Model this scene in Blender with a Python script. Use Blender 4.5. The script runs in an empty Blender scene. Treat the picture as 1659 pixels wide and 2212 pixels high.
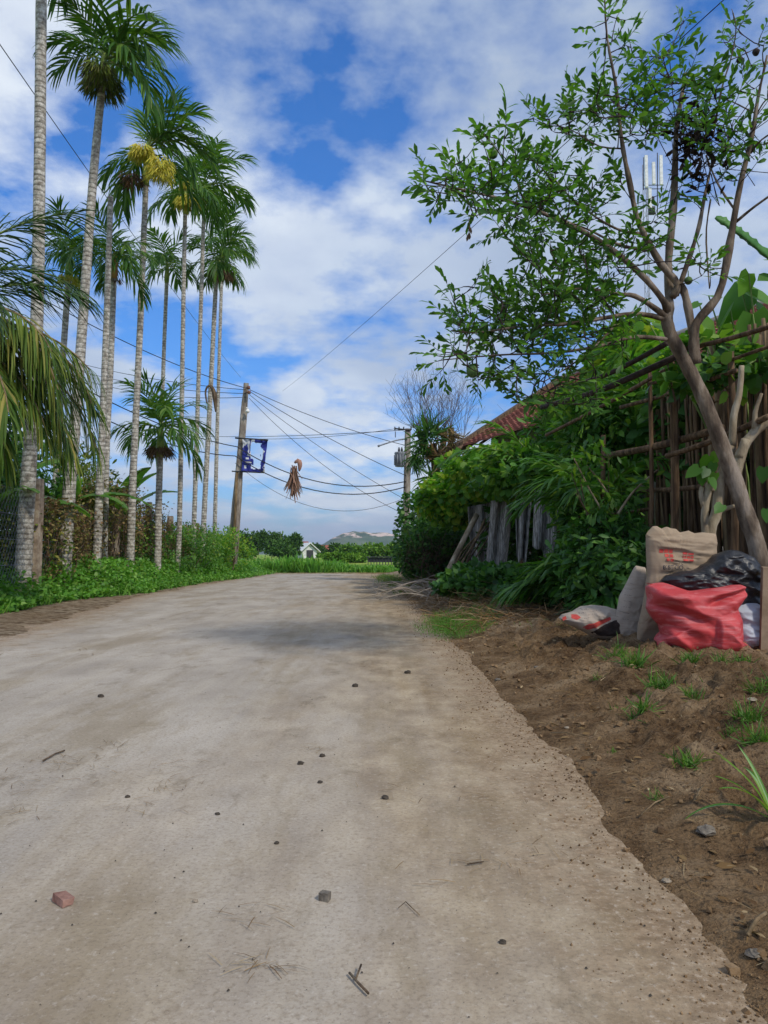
import bpy, math, random
import numpy as np
from mathutils import Vector, Matrix
from mathutils.bvhtree import BVHTree
R = math.radians
SC = bpy.context.scene
COL = SC.collection
random.seed(7); rng = np.random.default_rng(7)

# ------------------------------------------------------------------ camera
CAMH, PITCH, F = 0.70, R(3.17), 1641.7
cd = bpy.data.cameras.new('camera'); cam = bpy.data.objects.new('camera', cd); COL.objects.link(cam)
cam.location = (0, 0, CAMH); cam.rotation_euler = (R(90) + PITCH, 0, 0)
cd.sensor_fit = 'VERTICAL'; cd.sensor_height = 36; cd.lens = 36 * F / 2212
cd.clip_start = 0.05; cd.clip_end = 9000
SC.camera = cam
# ------------------------------------------------------------------ sky, sun, exposure
SUN_AZ, SUN_EL = R(140), R(44)
w = bpy.data.worlds.new('World'); SC.world = w; w.use_nodes = True
def N(nt, t, **k):
    n = nt.nodes.new(t)
    for a, b in k.items():
        if a.startswith('i_'):
            n.inputs[a[2:].replace('_', ' ')].default_value = b
        else: setattr(n, a, b)
    return n
def ramp(nt, fac, stops, interp='LINEAR'):
    r = nt.nodes.new('ShaderNodeValToRGB'); r.color_ramp.interpolation = interp
    el = r.color_ramp.elements
    while len(el) < len(stops): el.new(0.5)
    for e, (p, c) in zip(el, stops):
        e.position = p; e.color = (c[0], c[1], c[2], 1) if not isinstance(c, (int, float)) else (c, c, c, 1)
    if fac is not None: nt.links.new(fac, r.inputs[0])
    return r.outputs[0]
def math_(nt, op, a, b=None, clamp=False):
    m = nt.nodes.new('ShaderNodeMath'); m.operation = op; m.use_clamp = clamp
    for i, v in enumerate((a, b)):
        if v is None: continue
        if isinstance(v, (int, float)): m.inputs[i].default_value = v
        else: nt.links.new(v, m.inputs[i])
    return m.outputs[0]
def mixc(nt, f, a, b, mode='MIX'):
    m = nt.nodes.new('ShaderNodeMix'); m.data_type = 'RGBA'; m.blend_type = mode
    for s, v in ((m.inputs[0], f), (m.inputs[6], a), (m.inputs[7], b)):
        if isinstance(v, (int, float)): s.default_value = v
        elif isinstance(v, tuple): s.default_value = (*v, 1)
        else: nt.links.new(v, s)
    return m.outputs[2]
nt = w.node_tree; nt.nodes.clear()
sky = N(nt, 'ShaderNodeTexSky', sky_type='NISHITA', sun_disc=False, sun_elevation=SUN_EL, sun_rotation=SUN_AZ)
sky.air_density = 1.0; sky.dust_density = 0.4; sky.ozone_density = 3.0
tc = N(nt, 'ShaderNodeTexCoord'); sep = N(nt, 'ShaderNodeSeparateXYZ'); nt.links.new(tc.outputs['Generated'], sep.inputs[0])
zz = math_(nt, 'ADD', math_(nt, 'MAXIMUM', sep.outputs[2], 0.0), 0.22)
cx = math_(nt, 'DIVIDE', sep.outputs[0], zz); cy = math_(nt, 'DIVIDE', sep.outputs[1], zz)
cmb = N(nt, 'ShaderNodeCombineXYZ'); nt.links.new(cx, cmb.inputs[0]); nt.links.new(cy, cmb.inputs[1])
mp = N(nt, 'ShaderNodeMapping'); mp.inputs['Location'].default_value = (26.86, 2.56, 0); nt.links.new(cmb.outputs[0], mp.inputs[0])
n1 = N(nt, 'ShaderNodeTexNoise', i_Scale=2.3, i_Detail=10.0, i_Roughness=0.52, i_Distortion=0.1); nt.links.new(mp.outputs[0], n1.inputs['Vector'])
n2 = N(nt, 'ShaderNodeTexNoise', i_Scale=7.0, i_Detail=7.0, i_Roughness=0.6); nt.links.new(mp.outputs[0], n2.inputs['Vector'])
n3 = N(nt, 'ShaderNodeTexNoise', i_Scale=0.9, i_Detail=4.0, i_Roughness=0.5); n3.inputs['Vector'].default_value = (0, 0, 0)
mp2 = N(nt, 'ShaderNodeMapping'); mp2.inputs['Location'].default_value = (9, 4, 2); nt.links.new(cmb.outputs[0], mp2.inputs[0]); nt.links.new(mp2.outputs[0], n3.inputs['Vector'])
cov = math_(nt, 'ADD', math_(nt, 'MULTIPLY', n1.outputs[0], 0.74), math_(nt, 'MULTIPLY', n2.outputs[0], 0.26))
lowz = ramp(nt, sep.outputs[2], [(0.0, 0.0), (0.06, -0.02), (0.16, 0.0), (1.0, 0.0)])
cov = math_(nt, 'ADD', cov, ramp(nt, sep.outputs[2], [(0.0, .10), (0.03, .03), (0.06, -.01), (0.2, 0.0)]))
mask = ramp(nt, cov, [(0.41, 0.0), (0.48, 0.55), (0.54, 0.93), (1, 0.97)])
skyc = N(nt, 'ShaderNodeHueSaturation', i_Hue=0.505, i_Saturation=1.32, i_Value=1.0); nt.links.new(sky.outputs[0], skyc.inputs['Color'])
cloudc = ramp(nt, n3.outputs[0], [(0.38, (2.6, 3.15, 4.0)), (0.5, (3.8, 4.35, 5.1)), (0.60, (5.2, 5.6, 6.0))])
cloudd = mixc(nt, ramp(nt, n2.outputs[0], [(0.35, 0.35), (0.65, 0.0)]), cloudc, (2.6, 3.1, 4.3))
blue = mixc(nt, 1.0, skyc.outputs[0], ramp(nt, sep.outputs[2], [(0.0, (.34, .50, .74)), (.10, (.44, .62, .86)), (.25, (.62, .82, 1.0)), (.5, (.72, .92, 1.08))]), 'MULTIPLY')
final = mixc(nt, mask, blue, cloudd)
bg = N(nt, 'ShaderNodeBackground', i_Strength=0.125); nt.links.new(final, bg.inputs[0])
wo = N(nt, 'ShaderNodeOutputWorld'); nt.links.new(bg.outputs[0], wo.inputs[0])
sl = bpy.data.lights.new('sun', 'SUN'); sl.energy = 2.0; sl.angle = R(5); sl.color = (1, 0.93, 0.80)
so = bpy.data.objects.new('sun', sl); COL.objects.link(so)
sd = Vector((math.sin(SUN_AZ) * math.cos(SUN_EL), math.cos(SUN_AZ) * math.cos(SUN_EL), math.sin(SUN_EL)))
so.rotation_euler = sd.to_track_quat('Z', 'Y').to_euler(); so.location = (0, -20, 40)
vs = SC.view_settings; vs.view_transform = 'Standard'; vs.look = 'None'; vs.exposure = 0.46; vs.gamma = 1; vs.use_curve_mapping = False

# ------------------------------------------------------------------ helpers
CF = np.array([0, math.cos(PITCH), math.sin(PITCH)]); CU = np.array([0, -math.sin(PITCH), math.cos(PITCH)]); CR = np.array([1., 0, 0])
def W(px, py, d):
    return np.array([0, 0, CAMH]) + d * (CF + (px - 829.5) / F * CR - (py - 1106) / F * CU)
def Wy(px, py, y):
    v = CF + (px - 829.5) / F * CR - (py - 1106) / F * CU
    return np.array([0, 0, CAMH]) + v * (y / v[1])
def hash2(ix, iy, s):
    h = (ix.astype(np.int64) * 374761393 + iy.astype(np.int64) * 668265263 + s * 1442695041) & 0xffffffff
    h = ((h ^ (h >> 13)) * 1274126177) & 0xffffffff
    return ((h ^ (h >> 16)) & 0xffff) / 65535.0
def vnoise(x, y, s=0):
    x = np.asarray(x, float); y = np.asarray(y, float)
    ix = np.floor(x); iy = np.floor(y); fx = x - ix; fy = y - iy
    fx = fx * fx * (3 - 2 * fx); fy = fy * fy * (3 - 2 * fy)
    a = hash2(ix, iy, s); b = hash2(ix + 1, iy, s); c = hash2(ix, iy + 1, s); d = hash2(ix + 1, iy + 1, s)
    return (a * (1 - fx) + b * fx) * (1 - fy) + (c * (1 - fx) + d * fx) * fy
def fbm(x, y, o=4, s=0):
    r = 0; a = 1; t = 0
    for i in range(o):
        r = r + a * vnoise(x * 2 ** i + 17.3 * i, y * 2 ** i + 9.1 * i, s + i); t += a; a *= 0.5
    return r / t
def sst(a, b, x):
    t = np.clip((x - a) / (b - a), 0, 1); return t * t * (3 - 2 * t)
def nrm(v): v = np.asarray(v, float); return v / (np.linalg.norm(v, axis=-1, keepdims=True) + 1e-9)
WL = {}
def link(o, parent=None):
    COL.objects.link(o)
    if parent is not None: o.parent = parent
    return o
def tag(o, label=None, cat=None, group=None, kind=None):
    if label: o['label'] = label
    if cat: o['category'] = cat
    if group: o['group'] = group
    if kind: o['kind'] = kind
    return o
def thing(name, label, cat, loc=(0, 0, 0), group=None):
    o = bpy.data.objects.new(name, None); o.empty_display_size = 0.1; COL.objects.link(o)
    o.location = tuple(float(c) for c in loc); WL[o] = np.array(loc, float)
    return tag(o, label, cat, group)
class G:
    def __init__(s): s.V = []; s.L = []; s.S = []; s.M = []; s.n = 0
    def arr(s, V, L, S, mi=0):
        V = np.asarray(V, float).reshape(-1, 3); s.V.append(V); s.L.append(np.asarray(L, np.int64) + s.n)
        S = np.asarray(S, np.int64); s.S.append(S); s.M.append(np.full(len(S), mi)); s.n += len(V)
    def add(s, V, Fc, mi=0):
        s.arr(V, [i for f in Fc for i in f], [len(f) for f in Fc], mi)
    def leaves(s, T, P, D, U, Sc, mi=0, Wd=None):
        tv, tf = T; tv = np.asarray(tv, float); P = np.asarray(P, float); k = len(P)
        if k == 0: return
        X = nrm(D); U = np.asarray(U, float) + 1e-4
        Y = nrm(np.cross(U, X)); Z = np.cross(X, Y)
        Sc = np.broadcast_to(np.asarray(Sc, float), (k,))[:, None, None]
        wd = np.ones((k, 1, 1)) if Wd is None else np.asarray(Wd)[:, None, None]
        V = P[:, None, :] + Sc * (tv[None, :, 0:1] * X[:, None] + wd * tv[None, :, 1:2] * Y[:, None] + tv[None, :, 2:3] * Z[:, None])
        nv = len(tv); fl = np.array([i for f in tf for i in f]); fs = np.array([len(f) for f in tf])
        L = (fl[None] + nv * np.arange(k)[:, None]).ravel(); s.arr(V.reshape(-1, 3), L, np.tile(fs, k), mi)
    def tube(s, pts, rad, n=6, mi=0, cap=True, jit=0):
        P = np.asarray(pts, float); m = len(P); rad = np.broadcast_to(np.asarray(rad, float), (m,))
        T = np.gradient(P, axis=0) if m > 2 else np.array([P[1] - P[0]] * 2); T = nrm(T)
        ref = np.array([0, 0, 1.]) if abs(T[0][2]) < 0.9 else np.array([1., 0, 0])
        a = nrm(np.cross(T[0], ref)); V = []
        ang = np.arange(n) * 2 * math.pi / n
        for i in range(m):
            a = nrm(a - T[i] * np.dot(a, T[i])); b = np.cross(T[i], a)
            r = rad[i] * (1 + (rng.random(n) - .5) * jit)
            V.append(P[i] + np.outer(np.cos(ang) * r, a) + np.outer(np.sin(ang) * r, b))
        V = np.concatenate(V); Fc = []
        for i in range(m - 1):
            for j in range(n):
                k = (j + 1) % n; Fc.append((i * n + j, i * n + k, (i + 1) * n + k, (i + 1) * n + j))
        if cap: Fc.append(tuple(range(n))[::-1]); Fc.append(tuple((m - 1) * n + j for j in range(n)))
        s.add(V, Fc, mi)
    def box(s, c, size, rot=None, mi=0, jit=0, top=1.0):
        sx, sy, sz = [q / 2 for q in size]
        V = np.array([(x * sx * (top if z > 0 else 1), y * sy * (top if z > 0 else 1), z * sz) for z in (-1, 1) for x, y in ((-1, -1), (1, -1), (1, 1), (-1, 1))], float)
        if jit: V += (rng.random(V.shape) - .5) * jit
        if rot is not None:
            V = V @ np.array(rot.to_matrix() if hasattr(rot, 'to_matrix') else rot).T
        s.add(V + np.array(c), [(3, 2, 1, 0), (4, 5, 6, 7), (0, 1, 5, 4), (1, 2, 6, 5), (2, 3, 7, 6), (3, 0, 4, 7)], mi)
    def mesh(s, name, mats, origin=(0, 0, 0), smooth=True):
        me = bpy.data.meshes.new(name)
        V = np.concatenate(s.V) - np.array(origin, float); L = np.concatenate(s.L); S = np.concatenate(s.S); M = np.concatenate(s.M)
        me.vertices.add(len(V)); me.vertices.foreach_set('co', V.astype(np.float32).ravel())
        me.loops.add(len(L)); me.loops.foreach_set('vertex_index', L.astype(np.int32))
        me.polygons.add(len(S)); st = np.concatenate([[0], np.cumsum(S)[:-1]])
        me.polygons.foreach_set('loop_start', st.astype(np.int32)); me.polygons.foreach_set('loop_total', S.astype(np.int32))
        for m in (mats if isinstance(mats, (list, tuple)) else [mats]): me.materials.append(m)
        me.polygons.foreach_set('material_index', M.astype(np.int32))
        me.polygons.foreach_set('use_smooth', np.full(len(S), smooth))
        me.update(calc_edges=True); return me
    def obj(s, name, mats, parent=None, origin=None, smooth=True):
        og = WL[parent] if parent is not None else (np.array(origin, float) if origin is not None else np.zeros(3))
        o = bpy.data.objects.new(name, s.mesh(name, mats, og, smooth)); link(o, parent); WL[o] = og
        if parent is None: o.location = tuple(og)
        return o
# ------------------------------------------------------------------ materials
def newmat(name):
    m = bpy.data.materials.new(name); m.use_nodes = True; nt = m.node_tree
    b = nt.nodes['Principled BSDF']; b.inputs['Specular IOR Level'].default_value = 0.3; return m, nt, b
def coords(nt, kind='Object', sc=(1, 1, 1)):
    t = nt.nodes.new('ShaderNodeTexCoord'); m = nt.nodes.new('ShaderNodeMapping'); m.inputs['Scale'].default_value = sc
    nt.links.new(t.outputs[kind], m.inputs[0]); return m.outputs[0]
def noise(nt, v, sc, det=5, ro=0.6, dist=0):
    n = N(nt, 'ShaderNodeTexNoise', i_Scale=sc, i_Detail=det, i_Roughness=ro, i_Distortion=dist); nt.links.new(v, n.inputs['Vector']); return n.outputs[0]
def bump(nt, b, h, st=0.3, dist=0.02):
    n = N(nt, 'ShaderNodeBump', i_Strength=st, i_Distance=dist); nt.links.new(h, n.inputs['Height']); nt.links.new(n.outputs[0], b.inputs['Normal'])
def surf(name, cols, sc=6, det=6, rough=0.85, bs=30, bst=0.4, bd=0.01, stretch=(1, 1, 1), spec=0.25, dist=0, lo=0.38, hi=0.62):
    m, nt, b = newmat(name); v = coords(nt, 'Object', stretch); n = noise(nt, v, sc, det, 0.62, dist)
    k = len(cols); c = ramp(nt, n, [(lo + (hi - lo) * i / max(1, k - 1), q) for i, q in enumerate(cols)])
    nt.links.new(c, b.inputs['Base Color']); b.inputs['Roughness'].default_value = rough; b.inputs['Specular IOR Level'].default_value = spec
    if bst: bump(nt, b, noise(nt, v, bs, 5), bst, bd)
    return m
def leafmat(name, cols, trans=0.35, rough=0.5, spec=0.35, nsc=0, tcol=1.5):
    m, nt, b = newmat(name); g = nt.nodes.new('ShaderNodeNewGeometry')
    k = len(cols); c = ramp(nt, g.outputs['Random Per Island'], [(i / (k - 1), q) for i, q in enumerate(cols)])
    v = coords(nt, 'Object'); nn = noise(nt, v, 1.3, 3)
    c = mixc(nt, ramp(nt, nn, [(0.35, 0.0), (0.65, 0.55)]), c, tuple(x * 0.6 for x in cols[0]))
    nt.links.new(c, b.inputs['Base Color']); b.inputs['Roughness'].default_value = rough; b.inputs['Specular IOR Level'].default_value = spec
    t = nt.nodes.new('ShaderNodeBsdfTranslucent'); nt.links.new(mixc(nt, 1.0, c, (tcol, tcol * 1.05, 0.6), 'MULTIPLY'), t.inputs[0])
    mx = nt.nodes.new('ShaderNodeMixShader'); mx.inputs[0].default_value = trans
    nt.links.new(b.outputs[0], mx.inputs[1]); nt.links.new(t.outputs[0], mx.inputs[2])
    nt.links.new(mx.outputs[0], nt.nodes['Material Output'].inputs[0]); return m
ML = dict(
    annona=leafmat('annona_leaf', [(0.04, 0.11, 0.022), (0.06, 0.17, 0.026), (0.10, 0.25, 0.035), (0.17, 0.34, 0.05)], 0.45),
    palm=leafmat('palm_leaf', [(0.038, 0.105, 0.02), (0.06, 0.155, 0.025), (0.10, 0.22, 0.03), (0.19, 0.29, 0.045)], 0.32, 0.5, 0.22),
    coco=leafmat('coconut_leaf', [(0.05, 0.11, 0.018), (0.10, 0.17, 0.025), (0.20, 0.24, 0.04), (0.36, 0.30, 0.08)], 0.3, 0.55, 0.18),
    cocod=leafmat('coconut_leaf_dark', [(0.025, 0.065, 0.018), (0.05, 0.11, 0.02), (0.09, 0.17, 0.025)], 0.22, 0.45, 0.3),
    dead=leafmat('dead_leaf', [(0.09, 0.055, 0.03), (0.16, 0.10, 0.06), (0.25, 0.17, 0.10)], 0.1, 0.8, 0.1),
    fruit=leafmat('palm_flower', [(0.35, 0.38, 0.04), (0.55, 0.50, 0.06), (0.70, 0.62, 0.10), (0.5, 0.35, 0.04)], 0.1, 0.6, 0.2),
    gfruit=leafmat('green_fruit_strands', [(0.08, 0.13, 0.02), (0.16, 0.22, 0.03), (0.07, 0.05, 0.04), (0.25, 0.28, 0.05)], 0.1, 0.6, 0.2),
    weed=leafmat('weed_leaf', [(0.07, 0.20, 0.025), (0.11, 0.30, 0.035), (0.17, 0.40, 0.05), (0.27, 0.45, 0.09)], 0.35),
    grass=leafmat('grass_blade', [(0.05, 0.13, 0.015), (0.08, 0.21, 0.025), (0.13, 0.28, 0.035), (0.25, 0.30, 0.07)], 0.3, 0.55),
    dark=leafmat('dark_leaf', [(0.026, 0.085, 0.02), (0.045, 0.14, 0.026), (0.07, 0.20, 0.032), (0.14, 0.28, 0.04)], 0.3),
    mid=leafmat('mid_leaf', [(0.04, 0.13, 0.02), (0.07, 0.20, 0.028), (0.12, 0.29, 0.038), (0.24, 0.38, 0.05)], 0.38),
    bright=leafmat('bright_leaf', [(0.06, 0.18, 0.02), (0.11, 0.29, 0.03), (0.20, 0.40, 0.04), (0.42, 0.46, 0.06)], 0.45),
    vine=leafmat('dry_vine_leaf', [(0.16, 0.095, 0.055), (0.28, 0.17, 0.09), (0.13, 0.17, 0.045), (0.40, 0.27, 0.12), (0.18, 0.26, 0.05)], 0.2, 0.8, 0.1),
    straw=leafmat('straw', [(0.10, 0.055, 0.025), (0.19, 0.11, 0.045), (0.30, 0.20, 0.09), (0.42, 0.33, 0.20)], 0.05, 0.8, 0.1),
    banana=leafmat('banana_leaf', [(0.07, 0.20, 0.03), (0.13, 0.30, 0.05), (0.2, 0.36, 0.08)], 0.45, 0.4),
    far=leafmat('far_leaf', [(0.028, 0.075, 0.02), (0.05, 0.12, 0.025), (0.085, 0.18, 0.035), (0.13, 0.25, 0.04)], 0.25, 0.7, 0.1),
    farb=leafmat('far_bright_leaf', [(0.06, 0.15, 0.02), (0.10, 0.23, 0.03), (0.17, 0.32, 0.04), (0.26, 0.40, 0.06)], 0.3, 0.7, 0.1),
)
def trunkmat(name, cols, ringsc=26, ringst=0.5):
    m, nt, b = newmat(name); v = coords(nt, 'Object'); s = N(nt, 'ShaderNodeSeparateXYZ'); nt.links.new(v, s.inputs[0])
    wv = math_(nt, 'ADD', math_(nt, 'MULTIPLY', s.outputs[2], ringsc), math_(nt, 'MULTIPLY', noise(nt, v, 3.0, 3), 2.2))
    ring = math_(nt, 'POWER', math_(nt, 'ABSOLUTE', math_(nt, 'SINE', wv)), 6.0)
    n = noise(nt, v, 14, 7, 0.7); c = ramp(nt, n, [(0.36, cols[0]), (0.49, cols[1]), (0.62, cols[2])])
    c = mixc(nt, math_(nt, 'MULTIPLY', math_(nt, 'MULTIPLY', ring, ramp(nt, noise(nt, v, 2.3, 4), [(.4, .3), (.6, 1.5)])), ringst, True), c, tuple(x * 0.42 for x in cols[0]))
    c = mixc(nt, ramp(nt, noise(nt, v, 30, 4, 0.7), [(0.55, 0.0), (0.66, 0.7)]), c, tuple(x * 0.5 for x in cols[0]))
    nt.links.new(c, b.inputs['Base Color']); b.inputs['Roughness'].default_value = 0.9
    bump(nt, b, math_(nt, 'ADD', math_(nt, 'MULTIPLY', ring, -1.0), n), 0.6, 0.01); return m
m_trunk = trunkmat('areca_bark', [(0.20, 0.17, 0.14), (0.36, 0.33, 0.28), (0.62, 0.59, 0.53)], 42, 0.38)
m_shaft = surf('crownshaft', [(0.10, 0.20, 0.04), (0.22, 0.30, 0.06), (0.30, 0.34, 0.10)], 6, rough=0.4, bst=0.1)
m_shaftb = surf('brown_sheath', [(0.22, 0.12, 0.04), (0.45, 0.27, 0.09)], 4, rough=0.7, stretch=(4, 4, 0.5))
m_stem = surf('green_stem', [(0.10, 0.17, 0.04), (0.2, 0.26, 0.07)], 8, rough=0.6, bst=0.1)
m_bark = surf('grey_brown_bark', [(0.06, 0.042, 0.03), (0.11, 0.08, 0.057), (0.18, 0.138, 0.10), (0.27, 0.22, 0.175)], 9, 8, 0.9, 45, 0.8, 0.012, (1, 1, 0.35))
m_barkd = surf('dark_twig', [(0.028, 0.02, 0.018), (0.06, 0.042, 0.036)], 20, rough=0.9)
m_barkp = surf('pale_bark', [(0.16, 0.12, 0.08), (0.30, 0.24, 0.16), (0.42, 0.36, 0.27)], 8, 8, 0.9, 40, 0.6, 0.01, (1, 1, 0.4))
m_wood = surf('weathered_wood', [(0.05, 0.033, 0.022), (0.11, 0.075, 0.048), (0.19, 0.14, 0.09)], 6, 8, 0.9, 40, 0.7, 0.01, (4, 4, 0.4))
m_bamb = surf('old_bamboo', [(0.10, 0.07, 0.035), (0.19, 0.13, 0.07), (0.28, 0.21, 0.12)], 5, 8, 0.8, 40, 0.5, 0.006, (3, 3, 0.5))
m_pole = surf('concrete_pole', [(0.16, 0.13, 0.11), (0.27, 0.23, 0.19), (0.40, 0.36, 0.31)], 5, 8, 0.9, 30, 0.6, 0.01, (2, 2, 0.5))
m_post = surf('concrete_post', [(0.19, 0.14, 0.10), (0.31, 0.24, 0.18), (0.42, 0.35, 0.27)], 7, 8, 0.95, 30, 0.7, 0.01)
m_stake = surf('dark_stake', [(0.05, 0.03, 0.018), (0.12, 0.075, 0.042), (0.21, 0.135, 0.08)], 6, 8, 0.9, 40, 0.7, 0.01, (4, 4, 0.4))
m_wire = surf('black_wire', [(0.02, 0.02, 0.025), (0.03, 0.03, 0.035)], 5, rough=0.6, bst=0)
m_metal = surf('galvanised_metal', [(0.16, 0.17, 0.19), (0.28, 0.30, 0.33)], 6, rough=0.45, bst=0.1)
m_darkm = surf('dark_metal', [(0.03, 0.03, 0.035), (0.06, 0.06, 0.06)], 6, rough=0.5, bst=0.1)
m_white = surf('white_paint', [(0.6, 0.6, 0.58), (0.78, 0.78, 0.76)], 4, rough=0.6, bst=0.1)
m_conc = surf('old_plaster', [(0.20, 0.19, 0.16), (0.33, 0.31, 0.27), (0.4, 0.38, 0.33)], 2, 8, 0.95, 20, 0.4)

# ------------------------------------------------------------------ the ground
def ER(y): return np.interp(y, [0, 1.1, 2, 3, 4.4, 6.6, 10.2, 14, 18.2, 23.9, 26, 29], [.6, .56, .585, .56, .56, .53, .44, .30, .115, -.21, -.25, -.25])
def EL(y): return np.interp(y, [-5, 6, 9, 11, 13, 17, 24], [-3.0, -3.05, -3.35, -3.7, -3.95, -4.15, -3.95])
def EG(y): return np.interp(y, [-5, 7, 9, 11.5, 13, 17.7, 24], [-4.6, -4.55, -4.6, -4.75, -4.35, -4.45, -4.1])
def ground_h(x, y):
    e = (fbm(x * 1.5, y * 1.5, 3, 5) - .5) * 0.12 + (fbm(x * 9, y * 9, 4, 8) - .5) * .07
    dR = x - ER(y) + e
    lump = (fbm(x * 4, y * 4, 5, 21) - .5) * .13 + np.abs(fbm(x * 11, y * 11, 4, 33) - .5) * .18
    hr = -0.02 + 0.032 * sst(-.10, 0.12, dR) + 0.13 * sst(.1, 1.1, dR) + sst(0.0, .5, dR) * lump * sst(30, 5, y) * sst(12, 4, x)
    eL = (fbm(x * 1.6, y * 1.2, 4, 15) - .5) * 1.1 + (fbm(x * 5, y * 3, 3, 16) - .5) * .5
    dL = EL(y) - x + eL * .6
    hl = -0.02 + 0.035 * sst(-.12, .25, dL) + .26 * sst(.0, 1.3, EG(y) - x) + (fbm(x * 3, y * 3, 3, 9) - .5) * .03 * sst(0, .4, dL)
    hl = np.where(hl > -.015, hl, hl)
    h = np.where(x > -1.5, hr, hl)
    # the road swings away to the left beyond the bend
    e2 = (fbm(x * 2, y * 2, 3, 44) - .5) * .3
    left_road = sst(24.3, 24.7, y + e2) * (x < -1.5)
    h = h * (1 - left_road) + (-0.02) * left_road
    far = sst(27.2, 27.7, y + e2)
    h = h * (1 - far) + far * (0.03 + .05 * (fbm(x * .4, y * .4, 3, 3) - .5))
    return h
def gh(x, y): return float(ground_h(np.array([float(x)]), np.array([float(y)]))[0])
xs = np.concatenate([-np.geomspace(4000, 13, 26), np.arange(-12, -5.5, .14), np.arange(-5.5, -2.6, .06), np.arange(-2.6, -1.5, .12), np.arange(-1.5, 0.3, .06), np.arange(.3, 2.6, .021), np.arange(2.6, 5.2, .06), np.arange(5.2, 13, .3), np.geomspace(14, 4000, 24)])
ys = np.concatenate([[-60, -30, -15, -8, -4, -2, -1, 0, .5], np.arange(.9, 3.2, .021), np.arange(3.2, 7.5, .04), np.arange(7.5, 14, .08), np.arange(14, 30, .16), np.geomspace(30.5, 6000, 40)])
X, Y = np.meshgrid(xs, ys); Xf, Yf = X.ravel(), Y.ravel(); Z = ground_h(Xf, Yf)
g = G(); nx, ny = len(xs), len(ys)
I = (np.arange(ny - 1)[:, None] * nx + np.arange(nx - 1)[None]).ravel()
g.arr(np.stack([Xf, Yf, Z], 1), np.stack([I, I + 1, I + nx + 1, I + nx], 1).ravel(), np.full(len(I), 4))
m, nt, b = newmat('earth_and_field'); v = coords(nt, 'Object')
att = N(nt, 'ShaderNodeAttribute', attribute_name='zone'); sp = N(nt, 'ShaderNodeSeparateColor'); nt.links.new(att.outputs[0], sp.inputs[0])
na = noise(nt, v, 3.2, 8, 0.68); nb = noise(nt, v, 26, 8, 0.7)
soil = ramp(nt, na, [(0.38, (0.085, 0.047, 0.022)), (0.46, (0.17, 0.10, 0.048)), (0.53, (0.26, 0.165, 0.085)), (0.62, (0.40, 0.28, 0.165))])
soil = mixc(nt, ramp(nt, nb, [(0.42, 0.0), (0.62, 0.7)]), soil, (0.30, 0.195, 0.105))
soil = mixc(nt, ramp(nt, noise(nt, v, 70, 5, .7), [(0.52, 0.0), (0.64, 0.7)]), soil, (0.045, 0.028, 0.017))
litter = ramp(nt, noise(nt, v, 9, 8, .7), [(0.42, (0.15, 0.10, 0.06)), (0.5, (0.29, 0.215, 0.14)), (0.58, (0.40, 0.32, 0.22))])
green = ramp(nt, na, [(0.3, (0.035, 0.09, 0.018)), (0.5, (0.08, 0.15, 0.03)), (0.7, (0.13, 0.12, 0.05))])
field = ramp(nt, noise(nt, v, .12, 8, .6), [(0.35, (0.13, 0.24, 0.03)), (0.5, (0.22, 0.33, 0.045)), (0.65, (0.32, 0.36, 0.07))])
c = mixc(nt, sp.outputs[0], soil, litter); c = mixc(nt, sp.outputs[1], c, green); c = mixc(nt, sp.outputs[2], c, field)
nt.links.new(c, b.inputs['Base Color']); b.inputs['Roughness'].default_value = 0.95; b.inputs['Specular IOR Level'].default_value = .1
bump(nt, b, math_(nt, 'ADD', nb, noise(nt, v, 90, 4, .7)), 01.0, 0.03)
ground = g.obj('ground', m); tag(ground, kind='structure')
zr = sst(.52, .62, fbm(Xf * .8, Yf * .8, 3, 61) + .25 * sst(5, 9, Yf)) * sst(4.5, 7, Yf) * (Xf > -1.5) + (Xf < -1.5) * (.7 + .3 * sst(.40, .6, fbm(Xf * 2, Yf * 1.5, 3, 62)))
zg = (Xf < EG(Yf) + .1).astype(float) + (Xf > 2.6 - .0 * Yf) * sst(8, 11, Yf) * .6
zf = sst(27.2, 28.5, Yf) + (Xf < -7) * sst(0, 2, -7 - Xf)
ca = ground.data.attributes.new('zone', 'FLOAT_COLOR', 'POINT')
ca.data.foreach_set('color', np.stack([np.clip(zr, 0, 1), np.clip(zg, 0, 1), np.clip(zf, 0, 1), np.ones_like(zr)], 1).astype(np.float32).ravel())

# ------------------------------------------------------------------ the road
rx_ = np.concatenate([np.linspace(-16, -5, 12), np.arange(-4.9, 1.31, .06)]); ry_ = np.concatenate([[-8, -4, 0], np.arange(.9, 28.3, .1)])
RX, RY = np.meshgrid(rx_, ry_); RX, RY = RX.ravel(), RY.ravel(); nr_ = len(rx_); I = (np.arange(len(ry_) - 1)[:, None] * nr_ + np.arange(nr_ - 1)[None]).ravel(); g = G()
g.arr(np.stack([RX, RY, RX * 0], 1), np.stack([I, I + 1, I + nr_ + 1, I + nr_], 1).ravel(), np.full(len(I), 4))
m, nt, b = newmat('dusty_concrete'); v = coords(nt, 'Object'); v2 = coords(nt, 'Object', (1.2, .32, 1)); v3 = coords(nt, 'Object', (1, .6, 1)); s = N(nt, 'ShaderNodeSeparateXYZ'); nt.links.new(v, s.inputs[0])
grey = ramp(nt, noise(nt, v3, 2.0, 8, .62), [(0.36, (0.32, 0.28, 0.235)), (0.5, (0.39, 0.345, 0.29)), (0.64, (0.46, 0.41, 0.35))])
dust = ramp(nt, noise(nt, v3, 6, 8, .65), [(0.38, (0.21, 0.145, 0.078)), (0.5, (0.31, 0.228, 0.135)), (0.62, (0.43, 0.335, 0.215))])
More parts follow.
